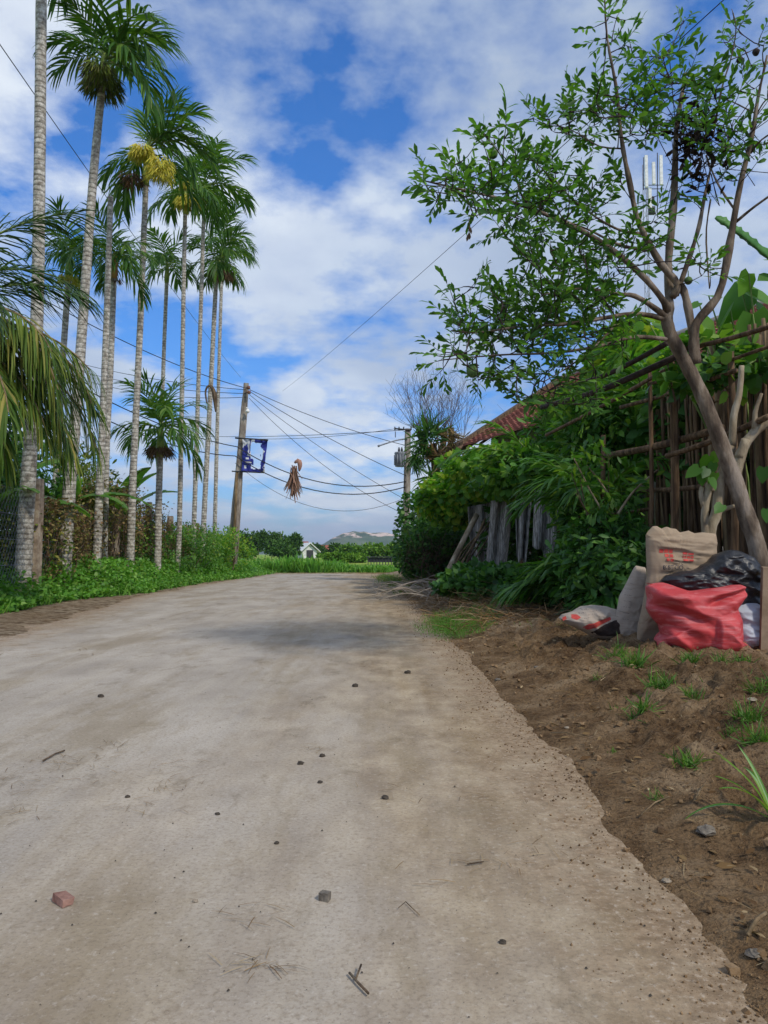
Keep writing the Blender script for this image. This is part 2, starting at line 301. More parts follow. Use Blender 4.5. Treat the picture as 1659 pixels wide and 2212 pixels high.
gx = math_(nt, 'ADD', math_(nt, 'MULTIPLY', s.outputs[0], 0.40), math_(nt, 'MULTIPLY', noise(nt, v2, 1.1, 7, .62), 1.5))
gx = math_(nt, 'ADD', gx, math_(nt, 'MULTIPLY', math_(nt, 'SUBTRACT', s.outputs[1], 5.0), 0.022))
c = mixc(nt, ramp(nt, gx, [(0.40, 0.05), (0.70, 0.6), (0.95, 0.97)]), grey, dust)
c = mixc(nt, ramp(nt, noise(nt, v3, 4.5, 9, .75, .3), [(0.56, 0.0), (0.66, 0.6)]), c, (0.15, 0.115, 0.07))
c = mixc(nt, ramp(nt, noise(nt, v2, 1.7, 9, .72), [(0.50, 0.0), (0.60, 0.5)]), c, (0.23, 0.175, 0.10))
c = mixc(nt, ramp(nt, noise(nt, coords(nt, 'Object', (3.2, .10, 1)), 2.0, 5, .6), [(0.48, 0.0), (0.62, 0.22)]), c, (0.50, 0.43, 0.33))
c = mixc(nt, ramp(nt, noise(nt, v, 11, 9, .8), [(0.55, 0.0), (0.66, 0.5)]), c, (0.22, 0.165, 0.105))
ea = N(nt, 'ShaderNodeAttribute', attribute_name='edge'); ef = math_(nt, 'ADD', ea.outputs['Fac'], math_(nt, 'MULTIPLY', math_(nt, 'SUBTRACT', noise(nt, v, 5, 9, .75), .5), 2.4))
c = mixc(nt, ramp(nt, ef, [(0.35, 0.0), (0.80, 0.55), (1.05, 0.9)]), c, ramp(nt, noise(nt, v, 30, 6, .7), [(.4, (0.20, 0.135, 0.08)), (.6, (0.34, 0.245, 0.155))]))
vo = N(nt, 'ShaderNodeTexVoronoi', i_Scale=13.0, i_Randomness=1.0); nt.links.new(v, vo.inputs['Vector'])
dots = math_(nt, 'MULTIPLY', ramp(nt, vo.outputs['Distance'], [(0.03, 0.7), (0.08, 0.0)]), ramp(nt, noise(nt, v, 3, 3), [(.45, .1), (.62, 1.)]))
c = mixc(nt, dots, c, (0.09, 0.065, 0.045))
c = mixc(nt, ramp(nt, noise(nt, v, 95, 5, .8), [(0.38, 0.5), (0.5, 0.0)]), c, (0.17, 0.13, 0.09))
c = mixc(nt, ramp(nt, noise(nt, v, 60, 5, .8), [(0.55, 0.0), (0.66, 0.4)]), c, (0.56, 0.50, 0.43))
nt.links.new(c, b.inputs['Base Color']); b.inputs['Roughness'].default_value = .92; b.inputs['Specular IOR Level'].default_value = .15
bump(nt, b, math_(nt, 'ADD', noise(nt, v, 60, 6, .7), math_(nt, 'MULTIPLY', noise(nt, v, 5, 4), .5)), .45, .006)
road = g.obj('road', m); tag(road, kind='structure')
ed = np.maximum(RX - ER(RY), (EL(RY) - RX) * .6 - .1); at_ = road.data.attributes.new('edge', 'FLOAT', 'POINT'); at_.data.foreach_set('value', np.clip(1 + ed / .55, 0, 2).astype(np.float32))

# ------------------------------------------------------------------ leaf templates
T_LEAF = ([(0, 0, 0), (.3, .13, .03), (.3, 0, 0), (.3, -.13, .03), (.7, .17, .02), (.7, 0, -.02), (.7, -.17, .02), (1, 0, -.1)],
          [(0, 2, 1), (0, 3, 2), (1, 2, 5, 4), (2, 3, 6, 5), (4, 5, 7), (5, 6, 7)])
T_SM = ([(0, 0, 0), (.5, .28, .05), (1, 0, 0), (.5, -.28, .05)], [(0, 2, 1), (0, 3, 2)])
T_RND = ([(0, 0, 0), (.15, .32, .03), (.55, .42, .02), (1, 0, -.06), (.55, -.42, .02), (.15, -.32, .03), (.45, 0, -.03)],
         [(0, 6, 1), (1, 6, 2), (2, 6, 3), (3, 6, 4), (4, 6, 5), (5, 6, 0)])
T_GR = ([(0, .5, 0), (0, -.5, 0), (.4, .4, .09), (.4, -.4, .09), (.75, .28, .10), (.75, -.28, .10), (1, 0, .02)], [(0, 1, 3, 2), (2, 3, 5, 4), (4, 5, 6)])
T_GR = ([(a, b_ * .06, c_) for a, b_, c_ in T_GR[0]], T_GR[1])
T_STR = ([(0, .02, 0), (0, -.02, 0), (.5, .02, .04), (.5, -.02, .04), (1, .012, 0), (1, -.012, 0)], [(0, 1, 3, 2), (2, 3, 5, 4)])
def rdir(n, up=0.3, spread=1.0):
    v = rng.normal(size=(n, 3)) * spread; v[:, 2] = v[:, 2] * .6 + up; return nrm(v)
def rup(n, k=.8): return nrm(rng.normal(size=(n, 3)) * k + np.array([0, 0, 1.]))

# ------------------------------------------------------------------ palms
def frond_mesh(name, L, elev, droop, nl=26, ll=.42, wd=.045, mats=None, seed=0, vee=.35, ldroop=.5, start=.12, coil=0, dead=0, sidecurve=.1, rr=.014):
    r = np.random.default_rng(seed); ns = 12; ts = np.linspace(0, 1, ns); ang = R(elev) - R(droop) * ts ** 1.35
    P = [np.zeros(3)]
    for i in range(1, ns):
        a = ang[i]; P.append(P[-1] + np.array([math.cos(a), sidecurve * ts[i], math.sin(a)]) * L / (ns - 1))
    P = np.array(P); g = G(); g.tube(P, np.linspace(rr, rr * .25, ns) * L, 5, 1, cap=False)
    for side in (-1, 1):
        for k in range(nl):
            t = start + (1 - start) * (k + r.random() * .5) / nl
            if r.random() < .03 + dead * .25: continue
            q = t * (ns - 1); i = min(int(q), ns - 2); f = q - i; p = P[i] * (1 - f) + P[i + 1] * f
            T = nrm(P[i + 1] - P[i]); Sd = nrm(np.cross(T, [0, 0, 1])) * side; Up = np.cross(Sd * side, T)
            th = R(62 - 40 * t + r.normal() * 5); l = ll * (.55 + .9 * math.sin(math.pi * min(1, t * .75 + .16))) * (.85 + .25 * r.random())
            d = T * math.cos(th) + Sd * math.sin(th) + Up * (vee + r.normal() * .12)
            d = nrm(d); wv = nrm(np.cross(d, Up) + Up * r.normal() * .25); pts = [p]; m_ = 4
            for j in range(1, m_):
                d = nrm(d + np.array([0, 0, -1]) * ldroop * (j / (m_ - 1)) * (1 + r.normal() * .15)); pts.append(pts[-1] + d * l / (m_ - 1))
            ws = [wd * .5, wd, wd * .8, wd * .1]; V = []
            for j in range(m_): V += [pts[j] - wv * ws[j] / 2, pts[j] + wv * ws[j] / 2]
            g.add(V, [(0, 1, 3, 2), (2, 3, 5, 4), (4, 5, 7, 6)], 0)
    return g.mesh(name, mats, smooth=True)
FR = {}
for i, (e, d_) in enumerate([(82, 45), (66, 70), (50, 95), (34, 100), (14, 95), (-12, 70), (-45, 40)]):
    for k in range(2):
        FR[(i, k)] = frond_mesh('frond', 1.0, e, d_, 19, .38, .038, [ML['palm'], m_stem], 10 * i + k, .30 - .03 * i, .32 + .1 * i, sidecurve=.15 * (k * 2 - 1))
DEADF = [frond_mesh('dead_frond', .8, -50, 35, 16, .3, .04, [ML['dead'], m_wood], 99 + k, .1, 1.0, dead=1) for k in range(2)]
def curve(pts, n=14):
    P = np.array(pts, float); t = np.linspace(0, 1, len(P)); u = np.linspace(0, 1, n)
    if len(P) < 3: return np.stack([np.interp(u, t, P[:, k]) for k in range(3)], 1)
    out = []
    for x in u:
        q = x * (len(P) - 1); i = min(int(q), len(P) - 2); f = q - i
        p0 = P[max(i - 1, 0)]; p1 = P[i]; p2 = P[i + 1]; p3 = P[min(i + 2, len(P) - 1)]
        out.append(.5 * ((2 * p1) + (-p0 + p2) * f + (2 * p0 - 5 * p1 + 4 * p2 - p3) * f * f + (-p0 + 3 * p1 - 3 * p2 + p3) * f ** 3))
    return np.array(out)
def bunch(center, r, n, mat, parent, name, squash=1.0, droop=.8, sd=0, l=.22, drift=(0, 0)):
    rr = np.random.default_rng(sd); g = G(); k = n
    a = rr.random(k) * 2 * math.pi; out = np.stack([np.cos(a), np.sin(a), rr.random(k) * .9 - .5], 1)
    P = np.array(center) + nrm(out) * (rr.random((k, 1)) ** .5) * r * .75 * np.array([1, 1, squash])
    P[:, 0] += drift[0] * rr.random(k); P[:, 2] += drift[1] * rr.random(k)
    D = out * .7 + np.array([0, 0, -droop]); D = nrm(D + rr.normal(size=(k, 3)) * .2)
    g.leaves(T_GR, P, D, rr.normal(size=(k, 3)), l * r * (2 + rr.random(k)) * 1.2, 0, np.full(k, 1.6)); return g.obj(name, mat, parent)
def palm(label, path, depth, rb, rt, L0, seed, nf=9, bias=0, skirt=None, fruit=None, shaft=.45, top=True, sheath=m_shaft, stagger=0, group='areca palms along the left fence', spec=None):
    rr = np.random.default_rng(seed); L = L0 * .82
    pts = [W(x, y, depth + stagger * i) for i, (x, y) in enumerate(path)]
    base = pts[0].copy(); base[2] = gh(base[0], base[1]) - .1; pts[0] = base
    root = thing('areca_palm', label, 'palm tree', base, group)
    C = curve(pts, 44); rad = np.linspace(1, 0, 44) ** 1.6 * (rb - rt) + rt; rad[:3] *= [1.25, 1.12, 1.04]
    rad = rad * (1 + .014 * np.sin(np.arange(44) * 2.4))
    g = G(); g.tube(C, rad, 12, jit=.025); g.obj('trunk', m_trunk, root)
    if not top: return root
    T = nrm(C[-1] - C[-4]); cs = C[-1]; ce = cs + T * shaft * L
    g = G(); g.tube([cs - T * .02, cs + T * shaft * L * .3, cs + T * shaft * L * .7, ce + T * .08], [rt * 1.1, rt * 1.35, rt * 1.05, rt * .4], 10); g.obj('crownshaft', sheath, root)
    for i in range(nf):
        if spec: az, ei, sc = spec[i % len(spec)]; az = R(az)
        else:
            az = i * 2.4 + rr.random() * .6 + seed; ei = [0, 1, 1, 2, 2, 3, 3, 4, 4, 5, 3, 4][i % 12]; sc = 1
            if bias: az = math.atan2(math.sin(az), math.cos(az) + bias)
        f = bpy.data.objects.new('frond', FR[(ei, i % 2)]); link(f, root)
        p = ce - base - T * (.02 + .015 * ei) * L; f.location = tuple(p); s_ = L * sc * (.9 + .2 * rr.random())
        f.scale = (s_,) * 3; f.rotation_euler = (rr.normal() * .08, rr.normal() * .08, az)
    if skirt:
        bunch(W(*skirt[0], depth - .02), skirt[1], skirt[2], ML[skirt[3]], root, 'spent_flower_skirt', .8, 1.0, seed)
    for j, fr in enumerate(fruit or []):
        bunch(W(*fr[0], depth - .55), fr[1], fr[2], ML[fr[3]], root, 'flower_bunch', 1.0, 1.1, seed + 5 + j, drift=fr[4] if len(fr) > 4 else (0, 0))
    return root
palm('tallest grey palm at the left whose crown is above the picture', [(48, 1222), (60, 1050), (71, 880), (81, 650), (86, 330), (89, 0), (90, -130)], 11, .118, .072, 1.5, 1)
palm('tall palm with a bushy skirt of green and dark strands below its leaning crown', [(137, 1217), (150, 1050), (161, 930), (180, 678), (200, 401), (217, 219), (221, 175)], 12.5, .118, .058, 1.42, 2,
     spec=[(0, 2, 1.2), (10, 3, 1.2), (-25, 3, 1.15), (-50, 4, 1.1), (-10, 5, 1.3), (25, 1, 1.1), (200, 2, .9), (170, 3, .85), (100, 1, 1), (-90, 1, 1), (250, 1, .9), (60, 2, 1), (-30, 2, 1.2), (160, 1, .8)], nf=14,
     skirt=((222, 178), .36, 520, 'gfruit'), fruit=[((215, 145), .3, 320, 'gfruit')], shaft=.36)
palm('bare dead palm trunk without a crown, in front of a brown sheathed palm', [(208, 1206), (214, 1080), (219, 969), (228, 751), (235, 547), (239, 425)], 14, .085, .05, 1, 3, top=False)
palm('palm with an orange brown sheath under its crown, just behind the bare trunk', [(224, 1200), (230, 969), (239, 787), (246, 600)], 14.8, .075, .055, 1.12, 4, nf=12, sheath=m_shaftb, skirt=((252, 605), .14, 120, 'dead'))
palm('palm with two drooping clusters of bright yellow flowers and a dark dead skirt', [(281, 1196), (286, 1060), (292, 933), (304, 678), (311, 500), (315, 400)], 15.5, .085, .056, 1.5, 5, nf=13,
     spec=[(0, 1, 1.05), (12, 2, 1.15), (-15, 2, 1.2), (10, 3, 1.15), (-5, 4, 1.1), (170, 6, 1.2), (120, 0, .8), (80, 1, .9), (190, 5, .9), (25, 5, 1.1), (30, 0, 1), (-40, 1, 1), (150, 5, 1.1)],
     skirt=((288, 385), .32, 240, 'dead'), fruit=[((308, 325), .27, 700, 'fruit'), ((334, 345), .25, 700, 'fruit', (.2, -.35))], shaft=.66)
palm('slim palm seen between the two yellow flowered palms, crown low and drooping', [(343, 1200), (347, 980), (354, 763), (360, 610)], 22, .07, .055, 1.32, 6, nf=11, shaft=.5)
palm('palm with a ring of golden yellow flowers around its crown base', [(383, 1200), (388, 1115), (393, 850), (397, 600), (400, 462)], 18.5, .07, .05, 1.5, 7, nf=10, bias=.35,
     fruit=[((405, 432), .31, 900, 'fruit'), ((404, 400), .2, 320, 'fruit')], shaft=.5)
palm('slender palm with dense crown right of the golden flowered palm', [(415, 1190), (420, 1104), (428, 850), (436, 600), (440, 462)], 20, .072, .05, 1.7, 8, nf=11, bias=.5, shaft=.6)
palm('rightmost slender palm of the row with a ragged dead skirt', [(437, 1195), (441, 1110), (454, 860), (465, 640), (468, 600)], 21.5, .085, .06, 1.35, 9, nf=13, bias=.25,
     skirt=((472, 588), .36, 330, 'gfruit'), fruit=[((484, 592), .3, 220, 'dead')], shaft=.5)
palm('short palm with a crown low in front of the wires', [(341, 1170), (343, 1080), (346, 985)], 17, .085, .07, 1.5, 10, nf=14, spec=None, skirt=((345, 970), .33, 300, 'dead'), shaft=.55)
palm('palm half hidden behind the two nearest left trunks', [(112, 1200), (128, 900), (148, 600)], 15.5, .075, .06, 1.1, 11, nf=12, skirt=((150, 600), .26, 260, 'fruit'), shaft=.6)
palm('thin palm behind, its crown showing right of the dense crown', [(462, 1190), (470, 900), (480, 560)], 26, .08, .055, 1.5, 12, nf=10, bias=.4, shaft=.5)
# coconut palm at the left edge of the picture
cr = W(-215, 745, 8.6); base = np.array([cr[0] - .3, cr[1] + .3, .1])
root = thing('coconut_palm', 'coconut palm at the left edge with long yellowing arching fronds', 'palm tree', base)
g = G(); g.tube(curve([base, base * .5 + cr * .5 + np.array([-.1, 0, 0]), cr], 16), np.linspace(.2, .14, 16), 10); g.obj('trunk', m_trunk, root)
specs = [(-6, 26, 72, 2.05, 'coco'), (-16, 34, 88, 2.1, 'coco'), (-2, 14, 90, 2.0, 'cocod'), (-26, 12, 80, 2.1, 'coco'), (-14, 18, 95, 2.25, 'coco'), (2, 2, 72, 2.2, 'coco'), (-22, 30, 100, 2.3, 'coco'), (9, 30, 100, 2.2, 'coco'), (-20, 8, 80, 2.2, 'coco'), (14, 12, 85, 2.3, 'coco'), (4, 66, 95, 2.0, 'cocod'), (-35, 42, 90, 2.0, 'cocod'), (-28, -8, 60, 1.9, 'coco'),
         (20, 72, 60, 2.3, 'cocod'), (-12, -20, 55, 1.75, 'coco'), (60, 30, 80, 2.4, 'cocod'), (-60, 22, 80, 2.2, 'coco'), (5, 50, 75, 2.0, 'cocod'), (28, -6, 60, 1.9, 'cocod'),
         (110, 40, 70, 2.4, 'cocod'), (150, 40, 70, 2.4, 'coco'), (200, 40, 80, 2.4, 'coco'), (250, 35, 80, 2.4, 'cocod')]
for i, (az, el, dr, L, mt) in enumerate(specs):
    me = frond_mesh('frond', L * 1.16, el, dr, 60, .58, .026, [ML[mt], m_bamb if mt == 'coco' else m_stem], 300 + i, .05, .95 if mt == 'coco' else .5, .15, sidecurve=.1 * (-1) ** i, rr=.011)
    f = bpy.data.objects.new('frond', me); link(f, root); f.location = tuple(cr - base); f.rotation_euler = (0, 0, R(az))
# ------------------------------------------------------------------ banana plants behind the left fence
def banana_leaf_mesh(L, Wd, elev, droop, seed):
    r = np.random.default_rng(seed); ns = 22; ts = np.linspace(0, 1, ns); ang = R(elev) - R(droop) * ts ** 1.2
    P = [np.zeros(3)]
    for i in range(1, ns): P.append(P[-1] + np.array([math.cos(ang[i]), 0, math.sin(ang[i])]) * L / (ns - 1))
    P = np.array(P); g = G(); g.tube(P, np.linspace(.022, .006, ns) * L, 5, 1)
    for side in (-1, 1):
        off = 0
        for i in range(2, ns - 1):
            if r.random() < .25: off = r.normal() * .14
            w0 = Wd * math.sin(math.pi * min(1, (i - 1) / (ns - 2)) ** .7) ** .6; w1 = Wd * math.sin(math.pi * min(1, (i) / (ns - 2)) ** .7) ** .6 if i < ns - 2 else .01
            a = P[i]; b_ = P[i + 1]; s0 = np.array([.1, side, .22 + off]); g.add([a, b_, b_ + s0 * w1 * .55, a + s0 * w0 * .55, b_ + (s0 * 1 - [0, 0, .35]) * w1, a + (s0 - [0, 0, .35]) * w0], [(0, 1, 2, 3), (3, 2, 4, 5)], 0)
    return g.mesh('banana_leaf', [ML['banana'], m_stem])
def banana(loc, label, n, L, seed, h=1.2, azs=None):
    r = np.random.default_rng(seed); root = thing('banana_plant', label, 'banana plant', loc, 'banana plants behind the left fence')
    g = G(); b0 = np.array(loc, float); g.tube([b0, b0 + [0, 0, h * .5], b0 + [.03, 0, h]], [.11, .09, .05], 10); g.obj('stem', m_stem, root)
    for i in range(n):
        me = banana_leaf_mesh(L * (.8 + .3 * r.random()), .22, 40 + 45 * r.random(), 60 + 50 * r.random(), seed * 10 + i)
        f = bpy.data.objects.new('leaf', me); link(f, root); f.location = (0.02, 0, h - .06); f.rotation_euler = (0, 0, R(azs[i]) if azs else i * 2.4 + r.random())
banana((-6.0, 14.2, .2), 'banana plant with broad leaves arching out behind the bare palm trunk', 7, 1.8, 3, 1.3, [-10, 15, 60, 120, -60, 170, 240])
banana((-6.0, 11.6, .2), 'banana plant with a pale upright leaf between the two nearest trunks', 7, 1.7, 5, 1.1, [10, 80, -40, 140, 200, 260, 40])
banana((-6.3, 18.0, .2), 'banana plant farthest back behind the brown vine tangle', 7, 1.8, 8, 1.4, [0, -40, 30, 100, 160, 220, 280])

# ------------------------------------------------------------------ left fence with posts and dry vines
fl = thing('garden_fence', 'wire garden fence on square concrete posts along the left side of the road', 'fence', (-5.3, 11.4, .2))
PO = [(80, 1035, 11.4, .16, .02), (188, 1079, 14.3, .12, 0), (252, 1075, 15.6, .13, .01), (280, 1070, 16.4, .14, 0), (322, 1085, 17.8, .13, 0), (368, 1115, 20, .14, 0), (425, 1130, 22.5, .14, .03), (-20, 1020, 9.6, .14, 0)]
tops = []
for (px, py, d, wd, ln) in PO:
    t = W(px, py, d); b0 = np.array([t[0] - ln, t[1], .0]); tops.append((t, b0)); g = G()
    n = 7; zs = np.linspace(0, 1, n); V = []
    for z in zs:
        c = b0 * (1 - z) + t * z; k = wd / 2 * (1 if z < .98 else .9)
        V += [c + np.array([dx * k, dy * k, 0]) + (rng.random(3) - .5) * .012 for dx, dy in ((-1, -1), (1, -1), (1, 1), (-1, 1))]
    Fc = [(i * 4 + j, i * 4 + (j + 1) % 4, i * 4 + 4 + (j + 1) % 4, i * 4 + 4 + j) for i in range(n - 1) for j in range(4)] + [((n - 1) * 4, (n - 1) * 4 + 1, (n - 1) * 4 + 2, (n - 1) * 4 + 3)]
    g.add(V, Fc); g.obj('concrete_post', m_post, fl, smooth=False)
line = sorted([(t[1], t[0], t[2]) for t, _ in tops])
fy = np.array([q[0] for q in line]); fx = np.array([q[1] for q in line])
g = G()
for z in (.35, .7, 1.05, 1.4):
    g.tube([(x, y, .2 + z) for x, y in zip(fx, fy)], .004, 4)
yy = np.arange(8.0, 13.5, .11)
for y in yy:
    for dz in (1, -1):
        x = float(np.interp(y, fy, fx)); y2 = y + 1.1; x2 = float(np.interp(y2, fy, fx)); za, zb = (.2, 1.6) if dz > 0 else (1.6, .2)
        g.tube([(x, y, za), (x2, y2, zb)], .0022, 3, cap=False)
g.obj('wire_mesh', m_metal, fl)
# dry vine tangle growing over the fence
g = G(); n = 30000; y = 11.5 + 13.5 * rng.random(n) ** 1.1; x0 = np.interp(y, fy, fx)
hh = np.interp(y, [11.5, 13.8, 15.2, 17, 20, 22, 25], [1.15, 1.45, 2.0, 1.75, 1.45, 1.25, 1.0]) + (fbm(y * 1.5, y * 0, 3, 4) - .5) * .8
z = .15 + rng.random(n) ** .8 * hh; x = x0 + rng.normal(size=n) * .17 + (z * .02)
keep = fbm(y * 2.2, z * 2.2, 3, 12) > .40; P = np.stack([x, y, z], 1)[keep]; k = len(P)
g.leaves(T_SM, P, rdir(k, -.2), rup(k, 1.5), .035 + .05 * rng.random(k)); vh = g.obj('dry_vine_hedge', ML['vine'], origin=(-5.5, 16, .2))
tag(vh, 'brown dried vine tangle climbing the posts of the left garden fence', 'hedge')
g = G()
for i in range(420):
    y = 11.5 + 13 * rng.random(); x = float(np.interp(y, fy, fx)) + rng.normal() * .12; h = float(np.interp(y, [11.5, 13.8, 15.2, 17, 20, 22, 25], [1.2, 1.4, 1.95, 1.7, 1.4, 1.2, 1.0]))
    p = np.array([x, y, .15]); pts = [p]
    for j in range(5): pts.append(pts[-1] + np.array([rng.normal() * .06, rng.normal() * .16, h / 5 * (.6 + .6 * rng.random())]))
    g.tube(pts, .006, 3, cap=False)
g.obj('vine_stem', m_wood, vh)
# green shrubs further along the fence
def bush(name, label, cat, c, r, n, tmpl, ls, mat, seed=0, group=None, hole=.4, stems=6, stemmat=None, floor=None, power=.45, nf=1.6, lumps=0):
    rr = np.random.default_rng(seed); c = np.array(c, float); r = np.array(r, float)
    d = nrm(rr.normal(size=(n, 3))); u = rr.random(n) ** power
    bumpy = .72 + .55 * fbm(d[:, 0] * 2.1 + 5 + seed, d[:, 1] * 2.1 + d[:, 2] * 2.7 + 5, 3, seed)
    P = c + d * (u * bumpy)[:, None] * r
    if lumps:
        lc = nrm(rr.normal(size=(lumps, 3))) * rr.random((lumps, 1)) ** .4 * [.75, .7, .62]; lr = .26 + .28 * rr.random(lumps); li = rr.integers(0, lumps, n); P = c + (lc[li] + d * (u * lr[li])[:, None]) * r
    q = fbm(P[:, 0] * nf / r[0] + P[:, 1] * 1.1 / r[1] + seed, P[:, 2] * nf / r[2] + P[:, 1] * .7 / r[1], 3, seed + 3) > hole
    P = P[q]; d = d[q]
    if floor is not None: P = P[P[:, 2] > floor + .02]; d = nrm(P - c)
    k = len(P); D = nrm(d * .6 + rr.normal(size=(k, 3)) * .6 + np.array([0, 0, -.15])); U = nrm(d * .5 + rr.normal(size=(k, 3)) * .5 + np.array([0, 0, .7]))
    fz = floor if floor is not None else c[2] - r[2]
    root = thing(name, label, cat, (c[0], c[1], fz), group); g = G(); g.leaves(tmpl, P, D, U, ls * (.6 + .8 * rr.random(k))); g.obj('foliage', mat, root)
    if stems:
        g = G()
        for i in range(stems):
            e = c + nrm(rr.normal(size=3)) * r * .75; s = np.array([c[0] + rr.normal() * r[0] * .2, c[1] + rr.normal() * r[1] * .2, fz - .03])
            mdl = s * .4 + e * .6 + np.array([0, 0, -.1 * r[2]]) ; g.tube(curve([s, mdl, e], 7), np.linspace(.018, .005, 7) * max(.6, min(r[2], 8)), 5)
        g.obj('stem' if name.find('tree') < 0 else 'trunk', stemmat or m_wood, root)
    return root
bush('shrub', 'olive green shrub against the fence below the slender palms', 'shrub', (-5.0, 19.5, .75), (.8, 1.6, .75), 6500, T_SM, .07, ML['mid'], 31, floor=.15)
bush('shrub', 'leafy shrub tangled around the base of the leaning power pole', 'shrub', (-4.75, 22.6, .75), (.8, 1.5, .85), 6500, T_SM, .075, ML['bright'], 32, floor=.15)
bush('shrub', 'dark shrub behind the dry vines near the short palm', 'shrub', (-5.9, 17.2, .9), (.8, 1.6, 1.0), 4500, T_SM, .08, ML['mid'], 33, floor=.15)
bush('shrub', 'low green shrub behind the nearest concrete post', 'shrub', (-5.9, 11.9, .8), (.9, 1.3, 1.1), 6000, T_SM, .08, ML['coco'], 34, floor=.15)
bush('shrub', 'dense dark shrub below the coconut fronds at the left edge', 'shrub', (-6.6, 12.0, 1.9), (1.2, 1.8, 1.4), 9000, T_LEAF, .13, ML['dark'], 35, floor=.15)
bush('shrub', 'yellowish bamboo leaved shrub between the left trunks', 'shrub', (-6.3, 15.3, 1.5), (.9, 2.2, 1.5), 9000, T_LEAF, .12, ML['coco'], 36, floor=.15)
# green weeds on the left bank
g = G(); n = 34000; y = 6.5 + 21 * rng.random(n) ** 1.25; t = rng.random(n); x = EG(y) + .12 - 1.5 * t + (fbm(y * 2.2, y * 0, 3, 77) - .5) * .5
hgt = (.10 + .28 * sst(0, .5, t)) * (.6 + .8 * fbm(x * 3, y * 3, 3, 71)); z = ground_h(x, y) + hgt * rng.random(n) ** .6
P = np.stack([x, y, z], 1); g.leaves(T_RND, P, rdir(n, .1), rup(n, .6), .035 + .045 * rng.random(n))
n = 3500; y = 6.5 + 21 * rng.random(n); x = EG(y) + .2 - 1.5 * rng.random(n); P = np.stack([x, y, ground_h(x, y)], 1)
g.leaves(T_GR, P, rdir(n, 1.2, .5), rng.normal(size=(n, 3)), .09 + .17 * rng.random(n))
tag(g.obj('weeds', [ML['weed']]), 'low bright green weeds covering the left bank beside the road', 'weeds', kind='stuff')
# far verge grass beyond the bend
g = G(); n = 16000; y = 27.6 + 7 * rng.random(n) ** 1.5; x = -14 + 24 * rng.random(n)
h = .05 + .75 * fbm(x * .9, y * .5, 3, 5) ** 1.5; h *= np.interp(x, [-9, -2.5, -1.5, 0.5], [1.15, 1.1, .75, .35])
g.leaves(T_GR, np.stack([x, y, ground_h(x, y)], 1), rdir(n, 1.3, .45), rng.normal(size=(n, 3)), h * (.7 + .6 * rng.random(n)), 0, np.full(n, 2.2))
n = 9000; y = 27.7 + 3 * rng.random(n); x = -9 + 10.5 * rng.random(n); z = ground_h(x, y) + .5 * rng.random(n) * np.interp(x, [-9, -3, 0.5], [1.2, .85, .35]) * fbm(x * 1.2, y, 2, 9) * 1.6
g.leaves(T_SM, np.stack([x, y, z], 1), rdir(n, .4), rup(n, .9), .08 + .08 * rng.random(n))
tag(g.obj('verge_grass', ML['weed']), 'tall green grass on the verge beyond the bend of the road', 'grass', kind='stuff')

# ------------------------------------------------------------------ far trees, house, hills
def far_tree(px, py_top, d, wpx, label, mat, seed, n=2600, ls=None, asp=1.0, basez=0.0, group='trees beyond the field'):
    top = W(px, py_top, d); h = top[2] - basez; rx = wpx / F * d / 2; c = (top[0], top[1], basez + h * .56)
    return bush('tree', label, 'tree', c, (rx, rx * .9, h * .5), n, T_SM, ls or max(.12, d * .0036), ML[mat], seed, group, .30, 5, m_barkp, basez, .5, 2.6, lumps=14)
FT = [(515, 1142, 95, 60, 'dark round tree just right of the leaning power pole, beyond the field', 'far'), (548, 1150, 100, 62, 'dark tree second from the leaning power pole', 'far'),
      (590, 1133, 95, 78, 'tallest dark clump in the middle of the far treeline', 'far'), (630, 1152, 105, 50, 'dark tree with a nodding top left of the white house', 'far'),
      (615, 1176, 80, 60, 'low dark bush in front of the tallest dark clump', 'far'), (520, 1172, 75, 80, 'low leafy bush at the left end of the far treeline', 'farb'),
      (690, 1176, 130, 40, 'small dark tree just right of the white house', 'far'), (722, 1176, 120, 46, 'dark rounded tree second right of the white house', 'far'),
      (755, 1174, 100, 60, 'pale green tree below the hill top', 'farb'), (800, 1171, 90, 70, 'wide bright green tree in front of the hill', 'farb'), (845, 1172, 90, 66, 'bright green tree just left of the transformer pole', 'farb'),
      (885, 1168, 95, 60, 'green tree mostly behind the transformer pole', 'farb'), (730, 1195, 55, 100, 'low light green bush at the edge of the rice field', 'farb'), (780, 1198, 60, 70, 'small light green bush beside the dark field shed', 'farb'),
      (930, 1150, 100, 90, 'green tree behind the dead orchid tree', 'farb'), (1010, 1140, 110, 120, 'tree far behind the hedge at the right', 'far')]
for i, (px, py, d, wp, lb, mt) in enumerate(FT): far_tree(px, py, d, wp, lb, mt, 400 + i, 3600)
for i, (px, py, d, wp, lb) in enumerate([(60, 1120, 70, 160, 'green tree across the field behind the first concrete post'), (-40, 1100, 60, 150, 'green tree across the field at the left edge'), (180, 1140, 75, 110, 'tree across the field behind the second trunk'), (300, 1130, 80, 140, 'tree across the field behind the brown vines'), (410, 1140, 85, 110, 'tree across the field behind the slender palms'), (462, 1146, 90, 70, 'tree across the field left of the leaning power pole')]):
    far_tree(px, py, d, wp, lb, 'farb' if i % 2 else 'far', 430 + i, 3000)
